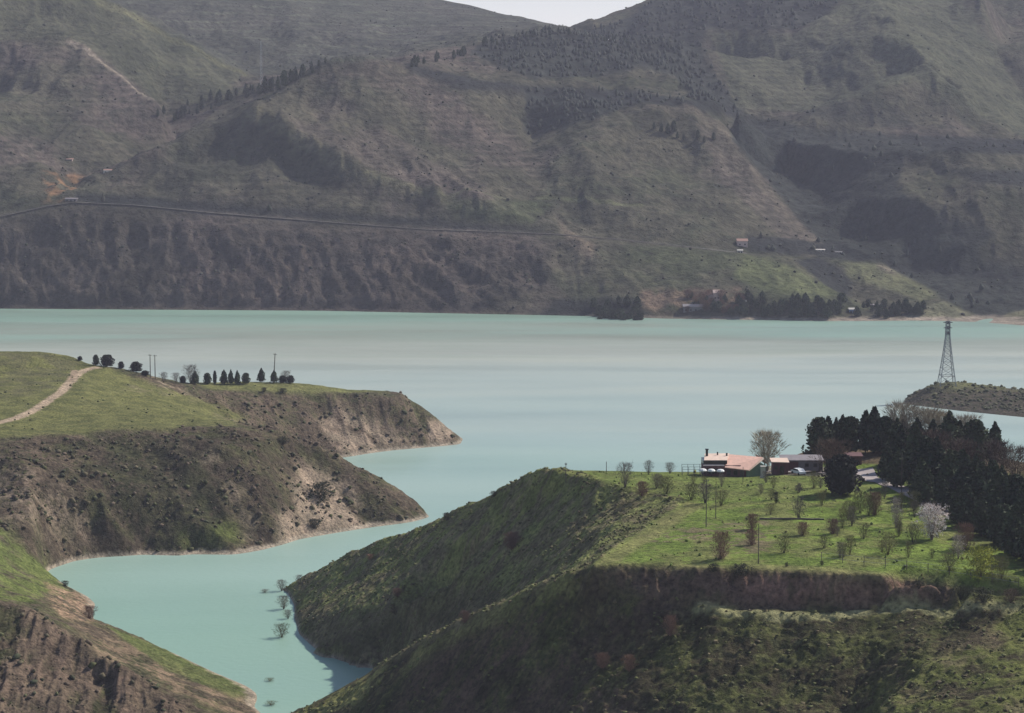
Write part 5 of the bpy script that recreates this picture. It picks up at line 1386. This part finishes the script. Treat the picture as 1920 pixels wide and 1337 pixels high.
# wooden poles
def pole(L, a, b, hpx, lab, arm=0.0, r=.14, lean=0.0, name='utility_pole', narm=1, grp=None):
    p = ground_at(L, a, b); h = hpx * p[1] / F
    o = empty(name, (p[0], p[1], p[2] - .3)); tag(o, lab, 'pole', grp)
    o.rotation_euler = (0, lean, 0)
    MB().tube((0, 0, 0), (0, 0, h + .3), r, r * .7, 8).build('post', M_wood, o)
    for i in range(narm if arm else 0):
        c = MB().box((0, 0, h - .1 - i * .9), (arm, .12, .12)).build('crossarm', M_wood, o)
        for x in (-.42, 0, .42): MB().tube((x * arm, 0, h - .04 - i * .9), (x * arm, 0, h + .22 - i * .9), .05).build('insulator', M_dsteel, c)
pole(A, 282, 708, 44, 'left one of the twin dark poles on the headland ridge', 1.5, .2)
pole(A, 291, 711, 46, 'right one of the twin dark poles on the headland ridge', 1.5, .2)
pole(A, 513, 717, 55, 'slightly leaning pole standing above the headland conifers', 1.6, .24, math.radians(3.5))
pole(B, 1324, 988, 92, 'tall thin pole at the rim corner of the plateau', 1.0, .10)
pole(B, 1342, 972, 70, 'thin pole just right of the rim corner of the plateau', 0, .09)
pole(B, 1422, 1057, 76, 'thin dark pole at the front lip above the red scarp', 0, .10)
pole(B, 1061, 905, 38, 'short twin-topped post at the left end of the plateau', .5, .10)
pole(B, 1690, 930, 80, 'slim pole at the edge of the drive before the grove', 0, .09)
pole(B, 1137, 887, 22, 'small post on the skyline left of the grey thicket', 0, .09)
pole(B, 1393, 905, 30, 'thin post standing in the grass below the house', 0, .07)
# wire fence across the right of the meadow
fpx = [(1540, 1052), (1580, 1056), (1620, 1060), (1660, 1064), (1700, 1068), (1740, 1073), (1780, 1079), (1820, 1085), (1860, 1092), (1910, 1100)]
fp = [ground_at(B, a, b) for a, b in fpx]
fe = empty('wire_fence', fp[0]); tag(fe, 'low wire fence on thin posts along the front of the meadow', 'fence')
for i, p in enumerate(fp):
    q = (p[0] - fp[0][0], p[1] - fp[0][1], p[2] - fp[0][2])
    MB().tube((q[0], q[1], q[2] - .2), (q[0], q[1], q[2] + 1.7), .06).build('post', M_wood, fe)
for zz in (.7, 1.55):
    m_ = MB()
    for a, b in zip(fp[:-1], fp[1:]):
        m_.tube((a[0] - fp[0][0], a[1] - fp[0][1], a[2] - fp[0][2] + zz), (b[0] - fp[0][0], b[1] - fp[0][1], b[2] - fp[0][2] + zz), .022, k=4)
    m_.build('wire', M_steel, fe)
# shrub shadow streak across the meadow, built as a low dark strip
w0, w1 = ground_at(B, 1424, 974), ground_at(B, 1545, 975)
o = MB(); n = 14
for i in range(n):
    x0 = w0[0] + (w1[0] - w0[0]) * i / n; x1 = w0[0] + (w1[0] - w0[0]) * (i + 1) / n; y = w0[1] + (w1[1] - w0[1]) * (i + .5) / n
    o.box(((x0 + x1) / 2, y, float(B.height((x0 + x1) / 2, y)) + .08), (x1 - x0 - .04, .45, .42 + .08 * random.random()))
tag(o.build('shadow_strip', M_wood), 'long dark shadow streak across the middle of the meadow, built as a strip', 'wall')

# lattice pylon on the low point
pb = ground_at(CL, 1775, 722)
py_ = empty('lattice_pylon', (pb[0], pb[1], pb[2] - .4)); tag(py_, 'tall grey lattice pylon on the low point in the lake', 'pylon')
Ht = 122 * pb[1] / F
def half(z):
    t = z / Ht
    return 3.4 * (1 - t) ** 1.35 + .55 if t < .78 else 3.4 * .22 ** 1.35 + .55 - (t - .78) * .6
zs = [0, .16, .27, .37, .46, .54, .61, .67, .73, .78, .83, .88, .93, 1.0]
zs = [t * Ht for t in zs]
for sx, sy in ((-1, -1), (1, -1), (1, 1), (-1, 1)):
    m_ = MB()
    for a, b in zip(zs[:-1], zs[1:]): m_.tube((sx * half(a), sy * half(a), a), (sx * half(b), sy * half(b), b), .20, k=4)
    m_.build('leg', M_steel, py_)
for k, (a, b) in enumerate(zip(zs[:-1], zs[1:])):
    m_ = MB()
    for s in range(4):
        c = [(-1, -1), (1, -1), (1, 1), (-1, 1)]; u, v = c[s], c[(s + 1) % 4]
        ha, hb = half(a), half(b)
        m_.tube((u[0] * ha, u[1] * ha, a), (v[0] * hb, v[1] * hb, b), .10, k=3); m_.tube((v[0] * ha, v[1] * ha, a), (u[0] * hb, u[1] * hb, b), .10, k=3)
        m_.tube((u[0] * hb, u[1] * hb, b), (v[0] * hb, v[1] * hb, b), .16 if k == 0 else .09, k=3)
    m_.build('bracing', M_steel, py_)
for z, w in ((.985, 4.6), (.90, 4.2), (.82, 2.6)):
    m_ = MB()
    for y in (-.5, .5): m_.tube((-w / 2, 0, z * Ht), (0, y, z * Ht + .5), .13, k=4); m_.tube((w / 2, 0, z * Ht), (0, y, z * Ht + .5), .13, k=4)
    m_.tube((-w / 2, 0, z * Ht), (w / 2, 0, z * Ht), .18, k=4); m_.box((0, 0, z * Ht), (1.6, 1.4, 1.5))
    m_.build('crossarm', M_dsteel, py_)
MB().tube((0, 0, Ht), (0, 0, Ht + 1.2), .12).build('top_spike', M_dsteel, py_)

# pale lattice mast on the left mountain
p = D.hit(490, 160)
if p:
    o = empty('radio_mast', (p[0], p[1], p[2] - 1)); tag(o, 'thin pale mast rising from the trees of the left mountain ridge', 'mast')
    h = 84 * p[1] / F
    for sx in (-1, 1):
        for sy in (-1, 1): MB().tube((sx * 1.1, sy * 1.1, 0), (sx * .45, sy * .45, h), .12, k=4).build('leg', M_steel, o)
    m_ = MB()
    for i in range(12):
        a, b = i / 12, (i + 1) / 12; ha, hb = 1.1 - .65 * a, 1.1 - .65 * b
        m_.tube((-ha, -ha, a * h), (hb, -hb, b * h), .12, k=3); m_.tube((ha, ha, a * h), (-hb, hb, b * h), .12, k=3)
    m_.build('bracing', M_steel, o)

# far buildings
def far_house(a, b, w, d, h, mw, mr, lab, rz=0.0):
    p = D.hit(a, b)
    if not p: return
    z = min(float(D.height(p[0] + s_ * w / 2, p[1])) for s_ in (-1, 0, 1))
    o = empty('far_house', (p[0], p[1] + d / 2, z - .5), rz); tag(o, lab, 'house')
    MB().box((0, 0, h / 2 + .3), (w, d, h + .6)).build('wall', mw, o)
    MB().prism([(-d / 2 - .4, h + .5), (0, h + .5 + h * .35), (d / 2 + .4, h + .5)], -w / 2 - .4, w / 2 + .4).build('roof', mr, o)
    for i in range(max(2, int(w / 3))):
        MB().box((-w / 2 + (i + .5) * w / max(2, int(w / 3)), -d / 2 - .03, h * .55), (1.1, .12, 1.2)).build('window', M_dark, o)
M_cream = mat_plain('cream_plaster', (.66, .60, .53), .85, .08, 1.0)
M_pink = mat_plain('pink_plaster', (.52, .38, .33), .85, .1, 1.0)
M_blue = mat_plain('blue_boards', (.14, .22, .34), .7, .1, 1.0)
M_tile = mat_plain('tile_roof', (.30, .17, .13), .85, .2, 1.0)
far_house(1344, 566, 4.5, 6, 6.5, M_pink, M_pink, 'narrow pale tall house on the brown far shore bank')
far_house(1330, 564, 6, 6, 4.5, M_pink, M_tile, 'pink house left of the narrow pale tall one on the far shore')
far_house(1395, 571, 4, 4, 2.4, M_cream, M_stone, 'small white hut left of the far shore grove')
far_house(1300, 584, 14, 7, 4.5, M_grey, M_purple, 'long grey flat house at the water on the far shore')
far_house(1599, 587, 5, 5, 3, M_blue, M_stone, 'small blue hut with a pale roof at the far water edge')
far_house(1640, 576, 9, 5, 1.6, M_grey, M_purple, 'low pale roofed shed among dark trees under the bright far spur')
far_house(1392, 462, 8, 7, 5, M_pink, M_tile, 'pinkish house beside the far road on the middle slope')
far_house(1388, 474, 4, 4, 2, M_stone, M_stone, 'small white shed below the pinkish house beside the far road')
far_house(1536, 470, 9, 5, 1.2, M_stone, M_cream, 'low pale building at the end of the central mountain spur')
far_house(1565, 472, 12, 5, 1.2, M_stone, M_grey, 'longer pale building right of the low one at the end of the spur')
far_house(1148, 77, 8, 6, 2.4, M_white, M_white, 'white building high on the wooded hill below the sky notch')
far_house(201, 322, 6, 6, 2.5, M_cream, M_tile, 'cream building in the left mountain valley')
far_house(130, 300, 5, 5, 2.2, M_pink, M_tile, 'pinkish building higher up in the left mountain valley')
far_house(133, 377, 9, 6, 2.0, M_grey, M_purple, 'low pale building at the bend of the far road')

# ------------------------------------------------------------------ haze
m = bpy.data.materials.new('haze_air'); m.use_nodes = True; nt = m.node_tree; nt.nodes.clear()
out = nt.nodes.new('ShaderNodeOutputMaterial'); pv = nt.nodes.new('ShaderNodeVolumePrincipled')
pv.inputs['Color'].default_value = (.84, .82, 1.0, 1); pv.inputs['Density'].default_value = .000062; pv.inputs['Anisotropy'].default_value = .0
nt.links.new(pv.outputs[0], out.inputs['Volume'])
zt = float(D.Z.max()) + 40
hz_ = MB().box((0, 2300, (zt - 20) / 2), (3600, 4800, zt + 20)).build('haze', m)
tag(hz_, kind='stuff', label='thin bluish haze over the lake and mountains')
